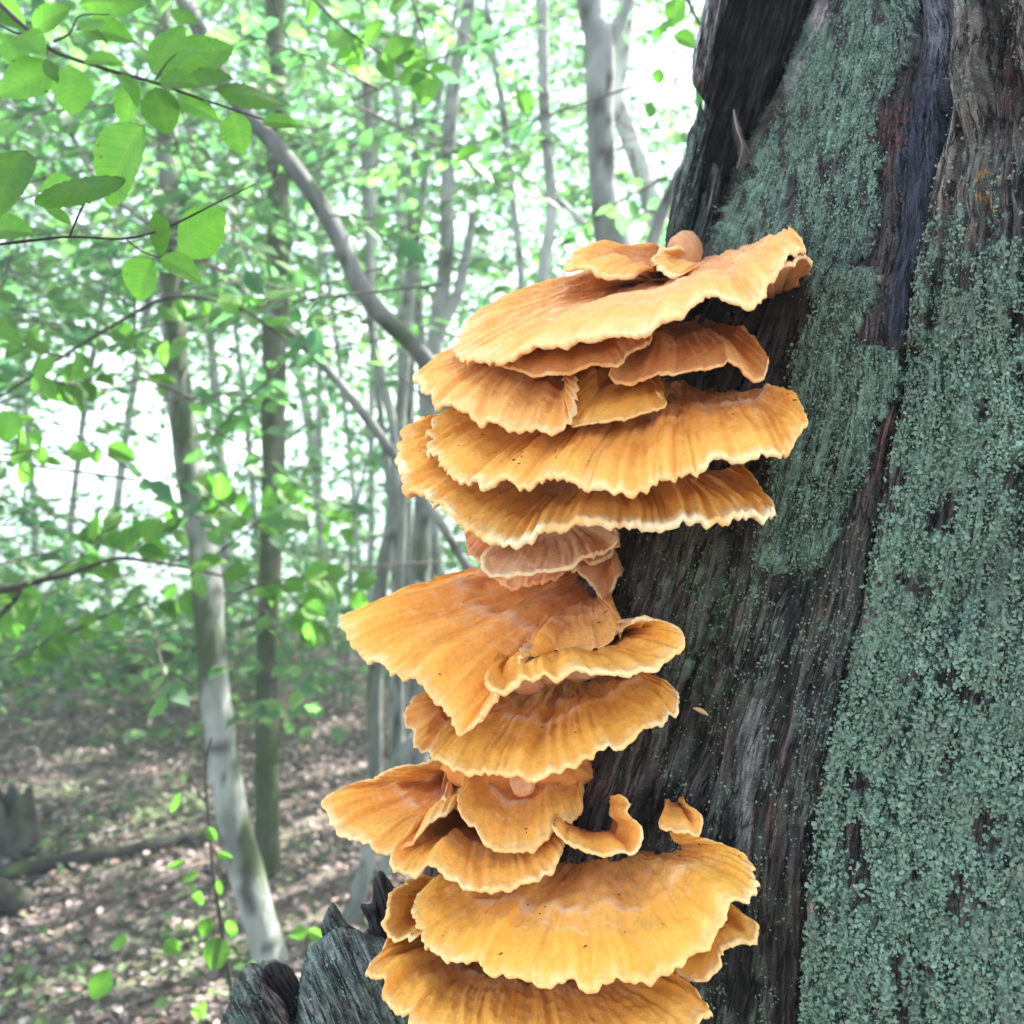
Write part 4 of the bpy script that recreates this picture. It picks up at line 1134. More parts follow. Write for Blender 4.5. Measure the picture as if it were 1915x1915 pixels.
for _k in ('peach', 'yellow'):
    RAMP[_k] = [(a, tuple(0.5 * (np.array(c) + np.array(d)))) for (a, c), (_, d) in zip(RAMP[_k], RAMP['orange'])]
RAMP['gold'] = [(0, (0.70, 0.33, 0.085)), (0.3, (0.78, 0.39, 0.09)), (0.6, (0.81, 0.41, 0.085)), (0.85, (0.845, 0.43, 0.06)), (0.97, (0.865, 0.47, 0.085)), (1, (0.88, 0.56, 0.17))]
RAMP['pale'] = [(0, (0.66, 0.32, 0.13)), (0.3, (0.72, 0.345, 0.125)), (0.7, (0.79, 0.40, 0.13)), (0.9, (0.83, 0.425, 0.115)), (1, (0.86, 0.53, 0.2))]
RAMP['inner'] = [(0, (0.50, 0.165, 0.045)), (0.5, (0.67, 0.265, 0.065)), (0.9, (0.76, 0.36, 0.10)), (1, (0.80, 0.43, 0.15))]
RAMP['under'] = [(0, (0.62, 0.31, 0.14)), (1, (0.78, 0.48, 0.23))]


def ramp(name, t):
    r = RAMP[name]
    xs = [a for a, _ in r]
    return np.stack([np.interp(t, xs, [c[k] for _, c in r]) * (0.99, 0.93, 1.02)[k] for k in range(3)], -1)


def fix(pts, hub):
    out = []
    for (x, y, d) in pts:
        td = tdepth(x, y)
        if hub and not math.isnan(td):
            d = td + 0.025
        elif not hub and not math.isnan(td) and d > td - 0.006:
            d = td - 0.006
        out.append(P(x, y, d))
    return np.array(out)


def lobe(parent, hub, margin, seed, ramp_='peach', dome=0.012, rib=0.0022, scal=0.0035, wave=0.006, thick=0.012, zone=0.62, zamp=0.5, rim=0.0022, ribw=0.010, cream=0.5, step=1.0, name='cap'):
    H = fix(hub, True); Mg = fix(margin, False)
    Mg = np.vstack([H[0] * 0.6 + Mg[0] * 0.4, Mg, H[-1] * 0.6 + Mg[-1] * 0.4])
    _, L = catmull(Mg, 50)
    nu = int(np.clip(L / 0.0020, 60, 360))
    m, L = catmull(Mg, nu); h, _ = catmull(H, nu)
    dep = np.median(np.linalg.norm(m - h, axis=1))
    nv = int(np.clip(dep / 0.0030, 22, 80))
    v = 1 - (1 - np.linspace(0, 1, nv)) ** 1.25
    V = v[:, None]; s = np.linspace(0, L, nu)[None]
    S = h[None] + (m - h)[None] * V[..., None]
    O = m - h; O = O / (np.linalg.norm(O, axis=1)[:, None] + 1e-9)
    # smooth the outward direction along the rim
    k = 9
    Op = np.pad(O, ((k, k), (0, 0)), 'edge'); O = np.mean([Op[i:i + nu] for i in range(2 * k + 1)], 0); O /= np.linalg.norm(O, axis=1)[:, None] + 1e-9
    du = np.gradient(S, axis=1); dv = np.gradient(S, axis=0)
    N = np.cross(du, dv); N /= np.linalg.norm(N, axis=-1)[..., None] + 1e-12
    ref = np.array([0, -0.6, 0.8])
    Nm = N[nv // 2:].mean((0)); Nm /= np.linalg.norm(Nm, axis=-1)[..., None] + 1e-9
    sg = np.sign((Nm @ ref).mean()); N = N * sg
    Nb = N.mean(0); Nb = np.mean([np.roll(Nb, i, 0) for i in range(-6, 7)], 0)
    Nb = Nb + 0.6 * Nb.mean(0)[None]; Nb /= np.linalg.norm(Nb, axis=-1)[..., None] + 1e-9
    N = np.broadcast_to(Nb[None], S.shape)
    sd = seed * 7.31
    wv = s / ribw + 1.5 * pn(s / 0.045, V * 1.6, sd) + 0.25 * pn(s / 0.012, V * 4.0, sd + 1)
    r1 = pn(wv, V * 0.9, sd); r2 = pn(wv * 2.3, V * 1.6, sd + 3)
    ridge = (0.5 - np.abs(r1)) * 1.4 + 0.35 * r2
    low = pn(s / 0.055, V * 1.3, sd + 9)
    edge = sstep(0.25, 1.0, V)
    fine = fbm(s / 0.012, V * dep / 0.012, sd + 2, 4)
    lumpy = fbm(s / 0.032, V * dep / 0.026, sd + 41, 3)
    zw = V + 0.06 * pn(s / 0.04, V, sd + 5) + 0.02 * pn(s / 0.01, V * 2, sd + 6)
    ring = np.exp(-((zw - zone) / 0.035) ** 2)
    ring2 = np.exp(-((zw - zone * 0.55) / 0.06) ** 2)
    ruf = pn(s / 0.024, V * 0.8, sd + 21)
    disp = 0.7 * wave * ruf * V ** 3 + dome * np.sin(math.pi * np.clip(V, 0, 1) ** 1.15) * (0.75 + 0.5 * low) + 1.9 * rib * ridge * edge * (0.35 + 0.65 * V) + 0.0011 * pn(s / 0.0036 + 0.4 * wv, V * 2.5, sd + 71) * sstep(0.3, 0.9, V) + 0.0007 * pn(s / 0.0035, V * dep / 0.0035, sd + 73) + wave * low * V ** 2.5 + 0.0024 * fine * (1 - 0.5 * V) + 0.0048 * lumpy * np.sin(math.pi * V ** 0.8) + 0.006 * pn(s / 0.075, V * 0.9, sd + 51) * V
    disp = disp + 0.0012 * ring - 0.0035 * step * sstep(zone + 0.02, zone - 0.12, zw) * sstep(0.05, 0.3, V) + 0.002 * pn(s / 0.03, V * 3, sd + 8)
    drop = -0.004 * sstep(0.86, 1.0, V)
    out = (1.35 * scal * (0.8 * pn(s / 0.0125, 0.3, sd) + 0.7 * pn(s / 0.005, 0.7, sd) + 0.45 * ridge + 0.5 * pn(s / 0.03, 0.1, sd))) * V ** 4
    top = S + N * (disp + drop)[..., None] + O[None] * out[..., None]
    ph = np.linspace(0, math.pi, 7)[1:]
    rr = rim * (1 + 0.5 * pn(s / 0.01, 0.2, sd + 4))[0]
    E = top[-1]
    rimp = E[None] + rr[None, :, None] * (np.sin(ph)[:, None, None] * O[None] + (np.cos(ph) - 1)[:, None, None] * Nb[None])
    nb = max(8, nv // 4)
    vb = np.linspace(1, 0, nb)[1:]
    idx = np.interp(vb, v, np.arange(nv)); i0 = np.floor(idx).astype(int); i1 = np.minimum(i0 + 1, nv - 1); fr = (idx - i0)[:, None, None]
    topb = top[i0] * (1 - fr) + top[i1] * fr
    th = 2 * rr[None] + (thick - 0.004) * (1 - vb[:, None]) ** 0.8 + 0.0012 * fbm(s / 0.006, vb[:, None] * dep / 0.006, sd + 1, 2) * sstep(1, 0.9, vb[:, None])
    bot = topb - N[:nb - 1] * th[..., None]
    # pigment of the cap
    t = np.clip(zw + 0.05 * pn(s / 0.02, V * 2, sd + 7), 0, 1)
    t = np.where(V > 0.94, np.maximum(t, V), np.minimum(t, 0.95))
    c = ramp(ramp_, t)
    streak = pn(s / 0.0035, V * 1.8, sd + 11) * 0.6 + pn(s / 0.009, V * 2.2, sd + 12)
    c = mixc(c, c * np.array([1.02, 1.13, 1.35]), sstep(-0.1, 0.45, lumpy + 0.4 * fine) * 0.55)
    c = c * (1 + 0.06 * streak * sstep(0.1, 0.5, V) + 0.13 * fine)[..., None]
    lip = sstep(-0.15, 0.45, pn(s / 0.035, 0.4, sd + 31) + 0.3 * pn(s / 0.008, 0.9, sd + 32)) * cream * sstep(0, 0.07, s / L) * sstep(1, 0.93, s / L)
    c = mixc(c, (0.88, 0.72, 0.44), 0.85 * sstep(0.965, 1.0, V) * lip)
    pale = zamp * ring * sstep(-0.35, 0.35, pn(s / 0.03, V * 4, sd + 13) + 0.15) + 0.35 * zamp * ring2 * sstep(0, 0.4, pn(s / 0.02, V * 6, sd + 14))
    c = mixc(c, (0.80, 0.60, 0.46), np.clip(pale, 0, 0.8))
    bloom = sstep(0.05, 0.5, fbm(s / 0.018, V * dep / 0.010, sd + 81, 4) + 0.2 * lumpy) * sstep(0.95, 0.6, V)
    c = mixc(c, (0.80, 0.52, 0.32), 0.42 * bloom)
    line = np.exp(-((zw - zone * 1.25 + 0.02) / 0.008) ** 2) + np.exp(-((zw - zone * 0.8) / 0.007) ** 2)
    c = mixc(c, (0.80, 0.58, 0.40), 0.4 * line * sstep(-0.2, 0.3, pn(s / 0.02, 0.4, sd + 83)))
    gv = 0.55 + 0.45 * pn(s / 0.06, 0.5, sd + 61)
    c = mixc(c, c * np.array([1.0, 0.86, 0.7]), sstep(0.2, 0.7, gv)[0][None] * np.ones_like(V) * 0.6 * sstep(-0.2, 0.4, fine + 0.5 * streak))
    blot = sstep(0.1, 0.5, fbm(s / 0.03, V * dep / 0.03, sd + 15, 3))
    c = mixc(c, c * np.array([0.92, 0.80, 0.75]), blot * 0.7)
    c = mixc(c, (0.62, 0.42, 0.36), 0.4 * sstep(0.15, 0.45, fbm(s / 0.02, V * dep / 0.02, sd + 16, 3)) * sstep(0.7, 0.3, V))
    cr = mixc(np.broadcast_to(c[-1][None], rimp.shape), (0.86, 0.68, 0.38), np.linspace(0.05, 0.6, len(ph))[:, None] * (0.35 + 0.65 * lip))
    cap_v = np.concatenate([top, rimp], 0); cap_c = np.concatenate([c, cr], 0)
    o = mesh_np(name, cap_v.reshape(-1, 3), grid_faces(cap_v.shape[0], nu), M_FUNGUS, cap_c.reshape(-1, 3), parent)
    un_v = np.concatenate([rimp[-1:], bot], 0)
    cu = ramp('under', np.concatenate([[1], vb])[:, None] + 0 * s)
    mesh_np('pore_surface', un_v.reshape(-1, 3), grid_faces(un_v.shape[0], nu), M_FUNGUS, cu.reshape(-1, 3), parent)
    return top, N


def debris(parent, tops, n, seed):
    r = np.random.default_rng(seed)
    vs, fs = [], []; off = 0
    for _ in range(n):
        top, N = tops[int(r.integers(len(tops)))]
        i, j = int(r.integers(int(top.shape[0] * 0.15), int(top.shape[0] * 0.92))), int(r.integers(5, top.shape[1] - 5))
        p = top[i, j] + N[i, j] * 0.0004
        n_ = N[i, j]; a = np.cross(n_, r.normal(0, 1, 3)); a /= np.linalg.norm(a); b = np.cross(n_, a)
        l = 0.0007 + 0.0028 * r.random() ** 3; w = 0.0005 + 0.0004 * r.random()
        q = np.array([p - a * l, p + b * w, p + a * l, p - b * w, p + n_ * w * 1.2])
        vs.append(q); fs.append(np.array([[0, 1, 4], [1, 2, 4], [2, 3, 4], [3, 0, 4]]) + off); off += 5
    o = mesh_np('debris', np.vstack(vs), np.vstack(fs), M_LITTER, np.tile((0.02, 0.014, 0.010), (off, 1)), parent, smooth=False)
    o['kind'] = 'stuff'


G_F = 'orange bracket fungus shelves on the dead trunk'


def bracket(label, at, lobes, specks=0, seed=1):
    root = empty('bracket_fungus', P(*at))
    tag(root, label, 'fungus', G_F)
    tops = []
    for k, (kw, hub, mar) in enumerate(lobes):
        tops.append(lobe(root, hub, mar, seed + k * 0.77, **kw))
    if specks:
        debris(root, tops, specks, int(seed * 10))
    return root


def build_fungus():
    # topmost broad shelf
    bracket('broad peach-orange shelf, uppermost of the large tiers, its right tip curling up on the trunk', (1300, 510, 0.95), [
        (dict(ramp_='pale', dome=0.010, zamp=0.25, rib=0.0018), [(1250, 512, 1.06), (1262, 508, 1.03), (1275, 500, 1.0), (1290, 497, .97), (1320, 480, .95), (1360, 470, .93), (1420, 455, .9), (1480, 445, .9)],
         [(1225, 512, 1.06), (1100, 518, 1.04), (1000, 534, 1.01), (920, 562, .97), (875, 602, .92), (858, 640, .87), (880, 664, .84), (912, 667, .81), (960, 652, .78), (1010, 634, .755), (1060, 632, .735), (1110, 622, .72), (1160, 612, .705), (1200, 595, .695), (1250, 578, .69), (1290, 560, .69), (1320, 545, .69), (1355, 545, .69), (1392, 556, .69), (1408, 545, .695), (1425, 505, .71), (1462, 472, .73), (1500, 447, .76)]),
        (dict(ramp_='under', dome=0.004, zamp=0, rib=0.001, scal=0.003, wave=0.003), [(1395, 548, .9), (1425, 540, .9), (1455, 530, .9), (1480, 510, .9)], [(1432, 500, .735), (1455, 482, .74), (1480, 470, .745), (1500, 462, .755), (1522, 483, .77), (1505, 497, .79)]),
    ], 60, 2.0)
    bracket('small upturned beak-shaped lobe lying on the uppermost broad shelf', (1180, 500, 0.97), [
        (dict(ramp_='peach', dome=0.006, zamp=0.1, rib=0.001, wave=0.004), [(1235, 505, 1.0), (1240, 500, 1.0), (1245, 490, 1.03), (1248, 484, 1.05)],
         [(1190, 508, .93), (1135, 503, .92), (1104, 490, .93), (1066, 486, .95), (1088, 464, .98), (1120, 449, 1.0), (1158, 464, 1.02), (1190, 461, 1.03), (1218, 468, 1.04)]),
        (dict(ramp_='peach', dome=0.008, zamp=0.1, rib=0.001), [(1300, 502, .99), (1310, 495, 1.0), (1312, 488, 1.02)], [(1285, 510, .93), (1250, 500, .93), (1232, 488, .96), (1240, 474, 1.0), (1268, 474, 1.01), (1290, 484, 1.02)]),
    ], 14, 3.0)
    def blob(parent, name, px, py, d, rx, ry, rz, seed, rp):
        th, ph = np.meshgrid(np.linspace(0, 2 * math.pi, 40, endpoint=False), np.linspace(0, math.pi, 24))
        e = np.stack([np.sin(ph) * np.cos(th), np.sin(ph) * np.sin(th), np.cos(ph)], -1)
        q = 1 + 0.28 * fbm(e[..., 0] * 2.2 + seed, e[..., 1] * 2.2, e[..., 2] * 2.2, 3)
        vv = P(px, py, d) + e * q[..., None] * np.array([rx, ry, rz])
        mesh_np(name, vv.reshape(-1, 3), grid_faces(24, 40, True), M_FUNGUS, ramp(rp, 0.4 + 0.4 * fbm(e[..., 0] * 4 + seed, e[..., 1] * 4, e[..., 2] * 4, 3)).reshape(-1, 3), parent)
    # rounded knob
    kb = empty('fungus_knob', P(1285, 490, 1.03)); tag(kb, 'round brownish-orange knob standing behind the beak-shaped lobe', 'fungus', G_F)
    th, ph = np.meshgrid(np.linspace(0, 2 * math.pi, 48, endpoint=False), np.linspace(0, math.pi, 30))
    d = np.stack([np.sin(ph) * np.cos(th), np.sin(ph) * np.sin(th), np.cos(ph)], -1)
    rr = 1 + 0.16 * fbm(d[..., 0] * 1.6 + 3, d[..., 1] * 1.6, d[..., 2] * 1.6, 3)
    kv = P(1281, 472, 1.03) + d * rr[..., None] * np.array([0.0175, 0.016, 0.0215])
    kc = ramp('tan', 0.35 + 0.3 * fbm(d[..., 0] * 4, d[..., 1] * 4, d[..., 2] * 4, 3))
    mesh_np('knob', kv.reshape(-1, 3), grid_faces(30, 48, True), M_FUNGUS, kc.reshape(-1, 3), kb)
    # thin pair
    bracket('thin shaded twin-lobed shelf tucked directly under the uppermost broad shelf', (1250, 640, 0.9), [
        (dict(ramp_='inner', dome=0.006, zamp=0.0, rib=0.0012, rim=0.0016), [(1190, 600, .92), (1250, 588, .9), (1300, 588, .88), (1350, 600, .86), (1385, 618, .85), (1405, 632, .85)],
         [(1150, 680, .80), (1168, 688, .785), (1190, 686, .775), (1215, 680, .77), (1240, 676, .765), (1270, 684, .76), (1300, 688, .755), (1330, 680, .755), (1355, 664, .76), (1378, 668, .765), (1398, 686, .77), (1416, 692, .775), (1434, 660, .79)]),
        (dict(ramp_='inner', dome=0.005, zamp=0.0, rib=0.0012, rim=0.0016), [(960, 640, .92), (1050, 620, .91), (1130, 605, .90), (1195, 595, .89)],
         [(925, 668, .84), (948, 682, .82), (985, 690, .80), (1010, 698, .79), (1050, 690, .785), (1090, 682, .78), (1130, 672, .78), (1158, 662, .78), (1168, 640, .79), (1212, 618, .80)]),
    ], 0, 4.0)
    bracket('ribbed fan spreading left below the uppermost shelf, with a smooth lobe beside it', (1050, 660, 0.97), [
        (dict(ramp_='peach', dome=0.010, zamp=0.1, rib=0.003, ribw=0.013, scal=0.004), [(1000, 638, 1.0), (1030, 640, .99), (1055, 650, .97), (1066, 665, .95), (1070, 680, .93)],
         [(900, 655, 1.0), (865, 657, .98), (830, 658, .95), (800, 672, .92), (778, 693, .89), (790, 715, .87), (815, 735, .85), (822, 748, .84), (850, 755, .82), (890, 775, .80), (930, 780, .785), (955, 793, .78), (1000, 790, .77), (1040, 796, .765), (1062, 785, .77), (1074, 740, .79), (1076, 700, .82)]),
        (dict(ramp_='yellow', dome=0.006, zamp=0.0, rib=0.0012, scal=0.002, wave=0.002, cream=0.15, rim=0.0014), [(1085, 672, .92), (1120, 668, .91), (1170, 668, .90), (1195, 675, .9)],
         [(1078, 690, .88), (1072, 735, .83), (1074, 786, .785), (1110, 782, .78), (1150, 776, .78), (1190, 766, .78), (1230, 756, .785), (1247, 742, .79), (1222, 724, .82), (1205, 690, .86)]),
    ], 8, 5.0)
    bracket('widest upper tier, long wavy orange shelf with pale frilled rim reaching onto the trunk', (1200, 760, 0.93), [
        (dict(ramp_='orange', dome=0.010, zamp=0.65, zone=0.55, rib=0.003, scal=0.005, wave=0.008), [(900, 758, .98), (1000, 765, .95), (1100, 745, .93), (1210, 690, .92), (1300, 712, .87), (1400, 735, .83), (1480, 760, .80)],
         [(850, 768, .97), (816, 795, .90), (808, 830, .85), (825, 855, .82), (850, 880, .79), (880, 886, .775), (910, 900, .76), (940, 886, .75), (985, 890, .735), (1030, 893, .72), (1070, 905, .71), (1110, 914, .70), (1145, 906, .69), (1190, 909, .685), (1215, 905, .68), (1238, 882, .68), (1280, 886, .675), (1310, 870, .675), (1340, 850, .68), (1370, 846, .68), (1400, 838, .685), (1440, 830, .69), (1462, 825, .695), (1490, 806, .71), (1507, 788, .73), (1498, 772, .75)]),
    ], 70, 6.0)
    bracket('shaded orange tier with thick cream rim, directly under the widest upper tier', (1150, 880, 0.9), [
        (dict(ramp_='orange', dome=0.010, zamp=0.1, rib=0.003, scal=0.004, rim=0.0034, cream=1.3), [(860, 800, .97), (950, 840, .93), (1050, 865, .92), (1150, 872, .90), (1250, 872, .87), (1320, 866, .84), (1370, 872, .82)],
         [(810, 785, .95), (775, 798, .92), (762, 825, .90), (752, 858, .87), (765, 885, .85), (775, 905, .84), (810, 920, .82), (840, 945, .80), (860, 966, .79), (900, 985, .775), (945, 1000, .76), (985, 998, .755), (1003, 986, .75), (1050, 977, .74), (1080, 966, .735), (1110, 976, .73), (1150, 971, .725), (1190, 963, .72), (1215, 973, .72), (1250, 976, .72), (1280, 963, .72), (1320, 966, .722), (1360, 959, .725), (1400, 946, .735), (1438, 935, .75), (1425, 912, .77)]),
    ], 12, 7.0)
    bracket('small pale tan fan above a ragged reddish column, midway down the cluster', (1050, 985, 0.9), [
        (dict(ramp_='tan', dome=0.006, zamp=0.0, rib=0.001, ribw=0.006, scal=0.002, wave=0.003), [(965, 985, .92), (1000, 975, .91), (1050, 970, .91), (1110, 972, .91)],
         [(945, 1003, .86), (936, 1022, .85), (919, 1050, .83), (945, 1056, .82), (975, 1050, .815), (1020, 1053, .81), (1060, 1047, .81), (1100, 1031, .82), (1135, 1016, .84), (1152, 990, .86)]),
        (dict(ramp_='red', dome=0.012, zamp=0.1, rib=0.003, ribw=0.008, scal=0.006, wave=0.006), [(900, 965, .99), (1000, 960, .98), (1080, 960, .97), (1150, 965, .97)],
         [(872, 975, .95), (880, 1000, .94), (890, 1035, .93), (915, 1058, .92), (950, 1088, .91), (1000, 1085, .90), (1040, 1068, .90), (1080, 1052, .91), (1110, 1050, .91), (1140, 1030, .92), (1155, 1000, .93)]),
        (dict(ramp_='red', dome=0.008, zamp=0.0, rib=0.002, ribw=0.01), [(1080, 1010, .97), (1120, 1000, .95), (1160, 990, .95)], [(1060, 1050, .92), (1085, 1068, .91), (1110, 1080, .91), (1130, 1100, .92), (1150, 1060, .93)]),
    ], 0, 8.0)
    bracket('big wrinkled golden fan pointing left with a drooping tip, halfway down', (1060, 1120, 0.98), [
        (dict(ramp_='orange', dome=0.014, zamp=0.45, zone=0.55, rib=0.0042, ribw=0.015, scal=0.004, wave=0.006), [(1010, 1058, 1.03), (1060, 1062, 1.0), (1100, 1075, .98), (1120, 1095, .96), (1110, 1120, .94), (1060, 1160, .90)],
         [(960, 1068, 1.04), (880, 1078, 1.02), (800, 1102, .99), (730, 1117, .95), (680, 1132, .91), (638, 1156, .88), (650, 1190, .86), (690, 1218, .845), (715, 1230, .835), (750, 1260, .82), (790, 1266, .81), (820, 1292, .80), (850, 1315, .79), (866, 1356, .785), (900, 1325, .785), (930, 1282, .785), (960, 1255, .79), (990, 1225, .81)]),
        (dict(ramp_='yellow', dome=0.005, zamp=0.3, zone=0.25, rib=0.0022, ribw=0.010, scal=0.003, wave=0.004), [(955, 1200, .83), (1010, 1192, .83), (1060, 1187, .84), (1110, 1186, .85), (1150, 1184, .86)],
         [(918, 1240, .775), (916, 1268, .765), (940, 1276, .76), (970, 1252, .755), (1010, 1241, .75), (1040, 1249, .745), (1080, 1241, .745), (1130, 1249, .74), (1180, 1243, .74), (1230, 1236, .745), (1264, 1210, .755), (1276, 1190, .765), (1256, 1168, .78), (1210, 1160, .80), (1165, 1174, .82)]),
        (dict(ramp_='peach', dome=0.008, zamp=0.1, rib=0.0012, cream=0.0, rim=0.0008, scal=0.001, wave=0.001), [(1060, 1112, .95), (1100, 1098, .94), (1140, 1100, .93)],
         [(985, 1205, .845), (1020, 1206, .838), (1080, 1202, .838), (1130, 1198, .84), (1153, 1165, .85), (1150, 1135, .88)]),
    ], 20, 9.0)
    fan = bracket('golden scalloped shelf under the drooping fan tip, with a small ruffled lobe behind', (1050, 1290, 0.95), [
        (dict(ramp_='yellow', dome=0.010, zamp=0.5, zone=0.6, rib=0.003, ribw=0.011, scal=0.004), [(950, 1268, .96), (1000, 1262, .94), (1080, 1255, .92), (1150, 1250, .91), (1190, 1250, .89)],
         [(880, 1290, .93), (842, 1345, .87), (812, 1390, .83), (818, 1410, .82), (850, 1430, .80), (885, 1440, .79), (930, 1435, .78), (965, 1430, .775), (985, 1446, .77), (1010, 1430, .77), (1060, 1430, .765), (1090, 1410, .765), (1120, 1390, .765), (1160, 1375, .77), (1190, 1355, .775), (1210, 1335, .78), (1240, 1320, .79), (1259, 1300, .80), (1246, 1275, .82), (1205, 1256, .85)]),
        (dict(ramp_='peach', dome=0.008, zamp=0.0, rib=0.003, ribw=0.010, scal=0.004), [(855, 1285, .97), (862, 1310, .96), (866, 1340, .95)],
         [(822, 1280, .95), (790, 1300, .92), (763, 1335, .90), (778, 1357, .89), (780, 1386, .88), (800, 1402, .875), (830, 1396, .87), (848, 1370, .87)]),
    ], 10, 10.0)
    low_fan = bracket('low golden fan jutting furthest left, overlapped by two ruffled lobes', (900, 1470, 0.96), [
        (dict(ramp_='orange', dome=0.010, zamp=0.5, zone=0.6, rib=0.0022, scal=0.003), [(880, 1440, 1.0), (885, 1460, .97), (885, 1480, .94)],
         [(835, 1425, 1.0), (785, 1430, .98), (742, 1440, .96), (710, 1458, .945), (660, 1466, .92), (615, 1490, .89), (632, 1520, .875), (680, 1555, .86), (725, 1576, .85), (760, 1570, .845), (800, 1532, .85), (852, 1505, .87)]),
        (dict(ramp_='orange', dome=0.008, zamp=0.2, rib=0.0022, scal=0.005, wave=0.004), [(835, 1512, .93), (900, 1515, .93), (960, 1525, .93), (1040, 1515, .93)],
         [(775, 1540, .86), (745, 1578, .83), (740, 1596, .825), (760, 1616, .815), (785, 1626, .81), (808, 1612, .805), (830, 1630, .80), (860, 1646, .795), (900, 1648, .79), (960, 1640, .79), (1020, 1610, .80), (1047, 1560, .82)]),
        (dict(ramp_='orange', dome=0.010, zamp=0.55, zone=0.65, rib=0.002, scal=0.004), [(910, 1430, .96), (980, 1422, .95), (1040, 1420, .94), (1090, 1425, .93)],
         [(862, 1475, .86), (865, 1512, .84), (900, 1547, .825), (940, 1576, .815), (975, 1566, .81), (1000, 1551, .81), (1030, 1526, .815), (1060, 1512, .83), (1086, 1495, .85)]),
        (dict(ramp_='tan', dome=0.006, zamp=0.0, rib=0.002, ribw=0.008), [(845, 1425, .97), (880, 1428, .96), (915, 1430, .95)], [(828, 1470, .90), (850, 1498, .885), (868, 1488, .88), (900, 1462, .89)]),
    ], 16, 11.0)
    blob(low_fan, 'stalk', 978, 1458, 0.83, 0.011, 0.012, 0.013, 1.0, 'tan')
    blob(low_fan, 'stalk', 1050, 1440, 0.90, 0.030, 0.03, 0.018, 2.0, 'orange')
    blob(low_fan, 'stalk', 930, 1430, 0.93, 0.05, 0.04, 0.022, 3.0, 'orange')
    blob(fan, 'stalk', 985, 1268, 0.90, 0.018, 0.02, 0.014, 4.0, 'under')
    blob(fan, 'stalk', 1030, 1258, 0.90, 0.016, 0.02, 0.010, 5.0, 'under')
    blob(fan, 'stalk', 1085, 1250, 0.89, 0.018, 0.02, 0.010, 6.0, 'under')
    bracket('little curled orange frill on the bare wood right of the ruffled lobes', (1130, 1540, 0.85), [
        (dict(ramp_='orange', dome=0.002, zamp=0.0, rib=0.0015, scal=0.003, wave=0.004, thick=0.006, rim=0.0016), [(1055, 1520, .9), (1085, 1535, .9), (1115, 1540, .9), (1135, 1528, .9), (1138, 1500, .9), (1140, 1490, .9)],
         [(1035, 1535, .80), (1055, 1551, .79), (1080, 1566, .78), (1120, 1573, .775), (1150, 1571, .77), (1175, 1583, .77), (1190, 1560, .775), (1186, 1540, .78), (1166, 1522, .79), (1162, 1497, .80), (1146, 1484, .81)]),
    ], 4, 12.0)
    bracket('tiny orange bracket alone on the trunk, furthest right of the small frills', (1260, 1510, 0.82), [
        (dict(ramp_='orange', dome=0.004, zamp=0.0, rib=0.0010, ribw=0.006, scal=0.001, wave=0.001, step=0, thick=0.006, rim=0.0015), [(1248, 1504, .9), (1256, 1502, .9), (1266, 1501, .9), (1276, 1501, .9)],
         [(1240, 1512, .80), (1239, 1527, .785), (1262, 1538, .775), (1284, 1543, .77), (1300, 1554, .77), (1307, 1536, .775), (1299, 1516, .785), (1286, 1504, .80)]),
    ], 0, 13.0)
    bracket('largest lower shelf, broad golden half-disc with a pale inner ring and dark specks', (1130, 1620, 0.95), [
        (dict(ramp_='gold', dome=0.012, zamp=0.5, zone=0.62, step=0.25, rib=0.0024, ribw=0.013, scal=0.0045, thick=0.02), [(960, 1630, .97), (1040, 1605, .95), (1120, 1590, .93), (1190, 1590, .89), (1240, 1597, .86), (1278, 1578, .83)],
         [(880, 1638, .97), (805, 1662, .90), (775, 1690, .85), (790, 1720, .82), (790, 1745, .81), (820, 1765, .79), (860, 1786, .775), (905, 1780, .76), (910, 1800, .755), (950, 1810, .745), (1000, 1826, .73), (1030, 1831, .725), (1065, 1808, .72), (1090, 1828, .71), (1140, 1819, .705), (1190, 1821, .70), (1240, 1806, .695), (1280, 1786, .695), (1310, 1760, .695), (1340, 1736, .70), (1360, 1700, .705), (1390, 1686, .71), (1409, 1655, .725), (1400, 1612, .75), (1372, 1590, .77), (1322, 1570, .79), (1292, 1564, .80)]),
        (dict(ramp_='yellow', dome=0.006, zamp=0.0, rib=0.0022, scal=0.005), [(845, 1645, .97), (840, 1680, .94), (838, 1715, .91)],
         [(800, 1640, .95), (748, 1663, .90), (740, 1690, .88), (734, 1712, .87), (740, 1742, .86), (770, 1742, .85), (800, 1738, .84)]),
    ], 70, 14.0)
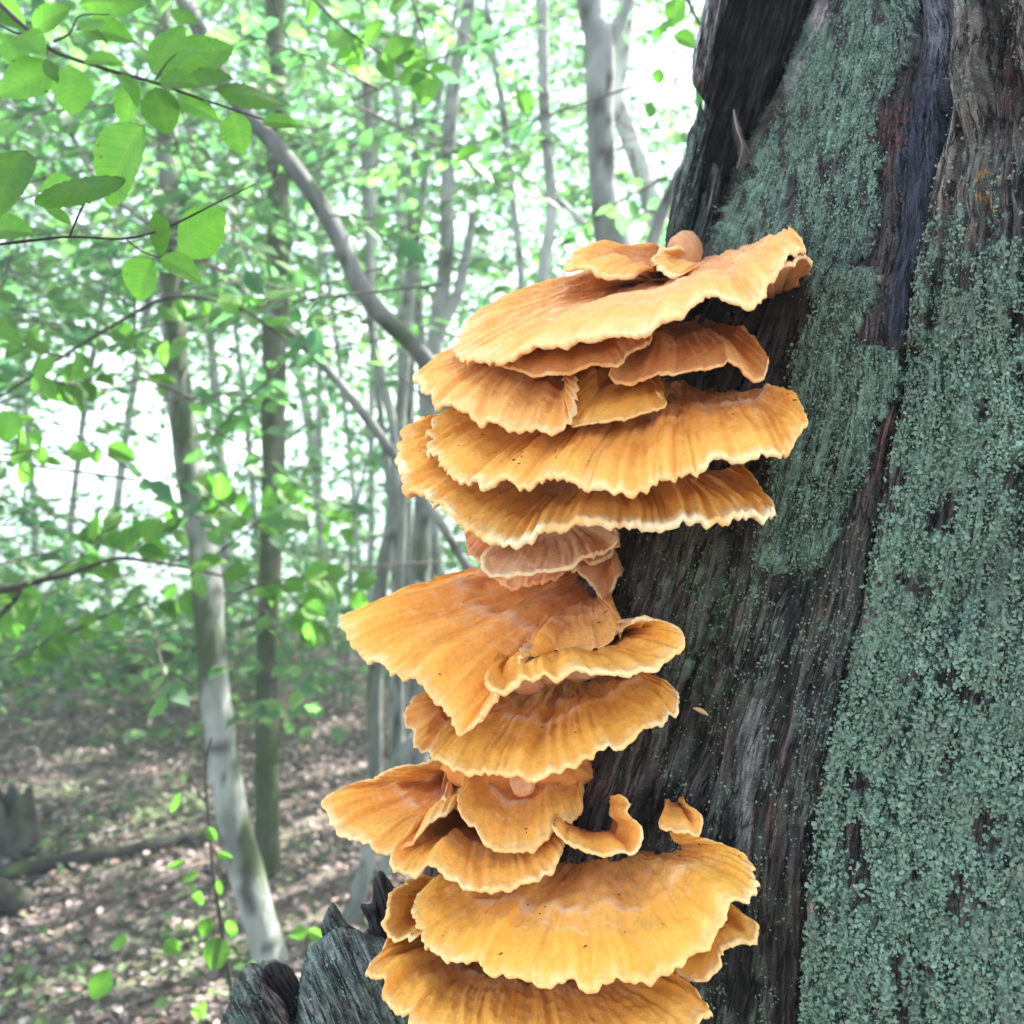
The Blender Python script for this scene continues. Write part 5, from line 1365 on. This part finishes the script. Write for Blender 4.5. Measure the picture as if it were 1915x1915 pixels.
    bracket('lowest yellow-orange shelf running off beneath the largest lower shelf', (1000, 1790, 0.92), [
        (dict(ramp_='yellow', dome=0.012, zamp=0.5, zone=0.45, rib=0.003, ribw=0.014, scal=0.004), [(800, 1745, .95), (900, 1770, .93), (1000, 1785, .91), (1100, 1790, .89), (1200, 1790, .86)],
         [(750, 1730, .90), (722, 1768, .86), (695, 1800, .83), (693, 1825, .82), (720, 1836, .80), (722, 1865, .79), (768, 1890, .77), (772, 1910, .76), (830, 1930, .745), (900, 1960, .72), (1000, 1990, .70), (1100, 2000, .69), (1200, 1980, .69), (1280, 1930, .70), (1321, 1895, .71), (1312, 1865, .73), (1272, 1820, .76), (1242, 1800, .79)]),
        (dict(ramp_='yellow', dome=0.005, zamp=0.0, rib=0.0018, scal=0.003), [(1230, 1745, .85), (1290, 1720, .83), (1345, 1695, .82)],
         [(1250, 1800, .775), (1290, 1806, .755), (1320, 1790, .75), (1342, 1756, .745), (1372, 1746, .745), (1402, 1753, .745), (1406, 1735, .755), (1388, 1705, .77)]),
    ], 14, 15.0)
build_fungus()


# ------------------------------------------------------------------ air
def build_haze():
    x0, x1, y0, y1, z0, z1 = -640, 640, -330, 940, -20, 8.4
    v = np.array([[x, y, z] for z in (z0, z1) for y in (y0, y1) for x in (x0, x1)], float)
    f = np.array([[0, 2, 3, 1], [4, 5, 7, 6], [0, 1, 5, 4], [2, 6, 7, 3], [0, 4, 6, 2], [1, 3, 7, 5]])
    m = bpy.data.materials.new('haze_air'); m.use_nodes = True
    nt = m.node_tree; nt.nodes.clear()
    out = nt.nodes.new('ShaderNodeOutputMaterial'); vol = nt.nodes.new('ShaderNodeVolumePrincipled')
    vol.inputs['Color'].default_value = (0.84, 1.0, 0.98, 1); vol.inputs['Density'].default_value = 0.0115
    vol.inputs['Anisotropy'].default_value = 0.3
    nt.links.new(vol.outputs[0], out.inputs['Volume'])
    o = mesh_np('haze', v, f, m, smooth=False)
    tag(o, 'pale damp air filling the wood and whitening the far stems', 'haze', kind='stuff')
build_haze()
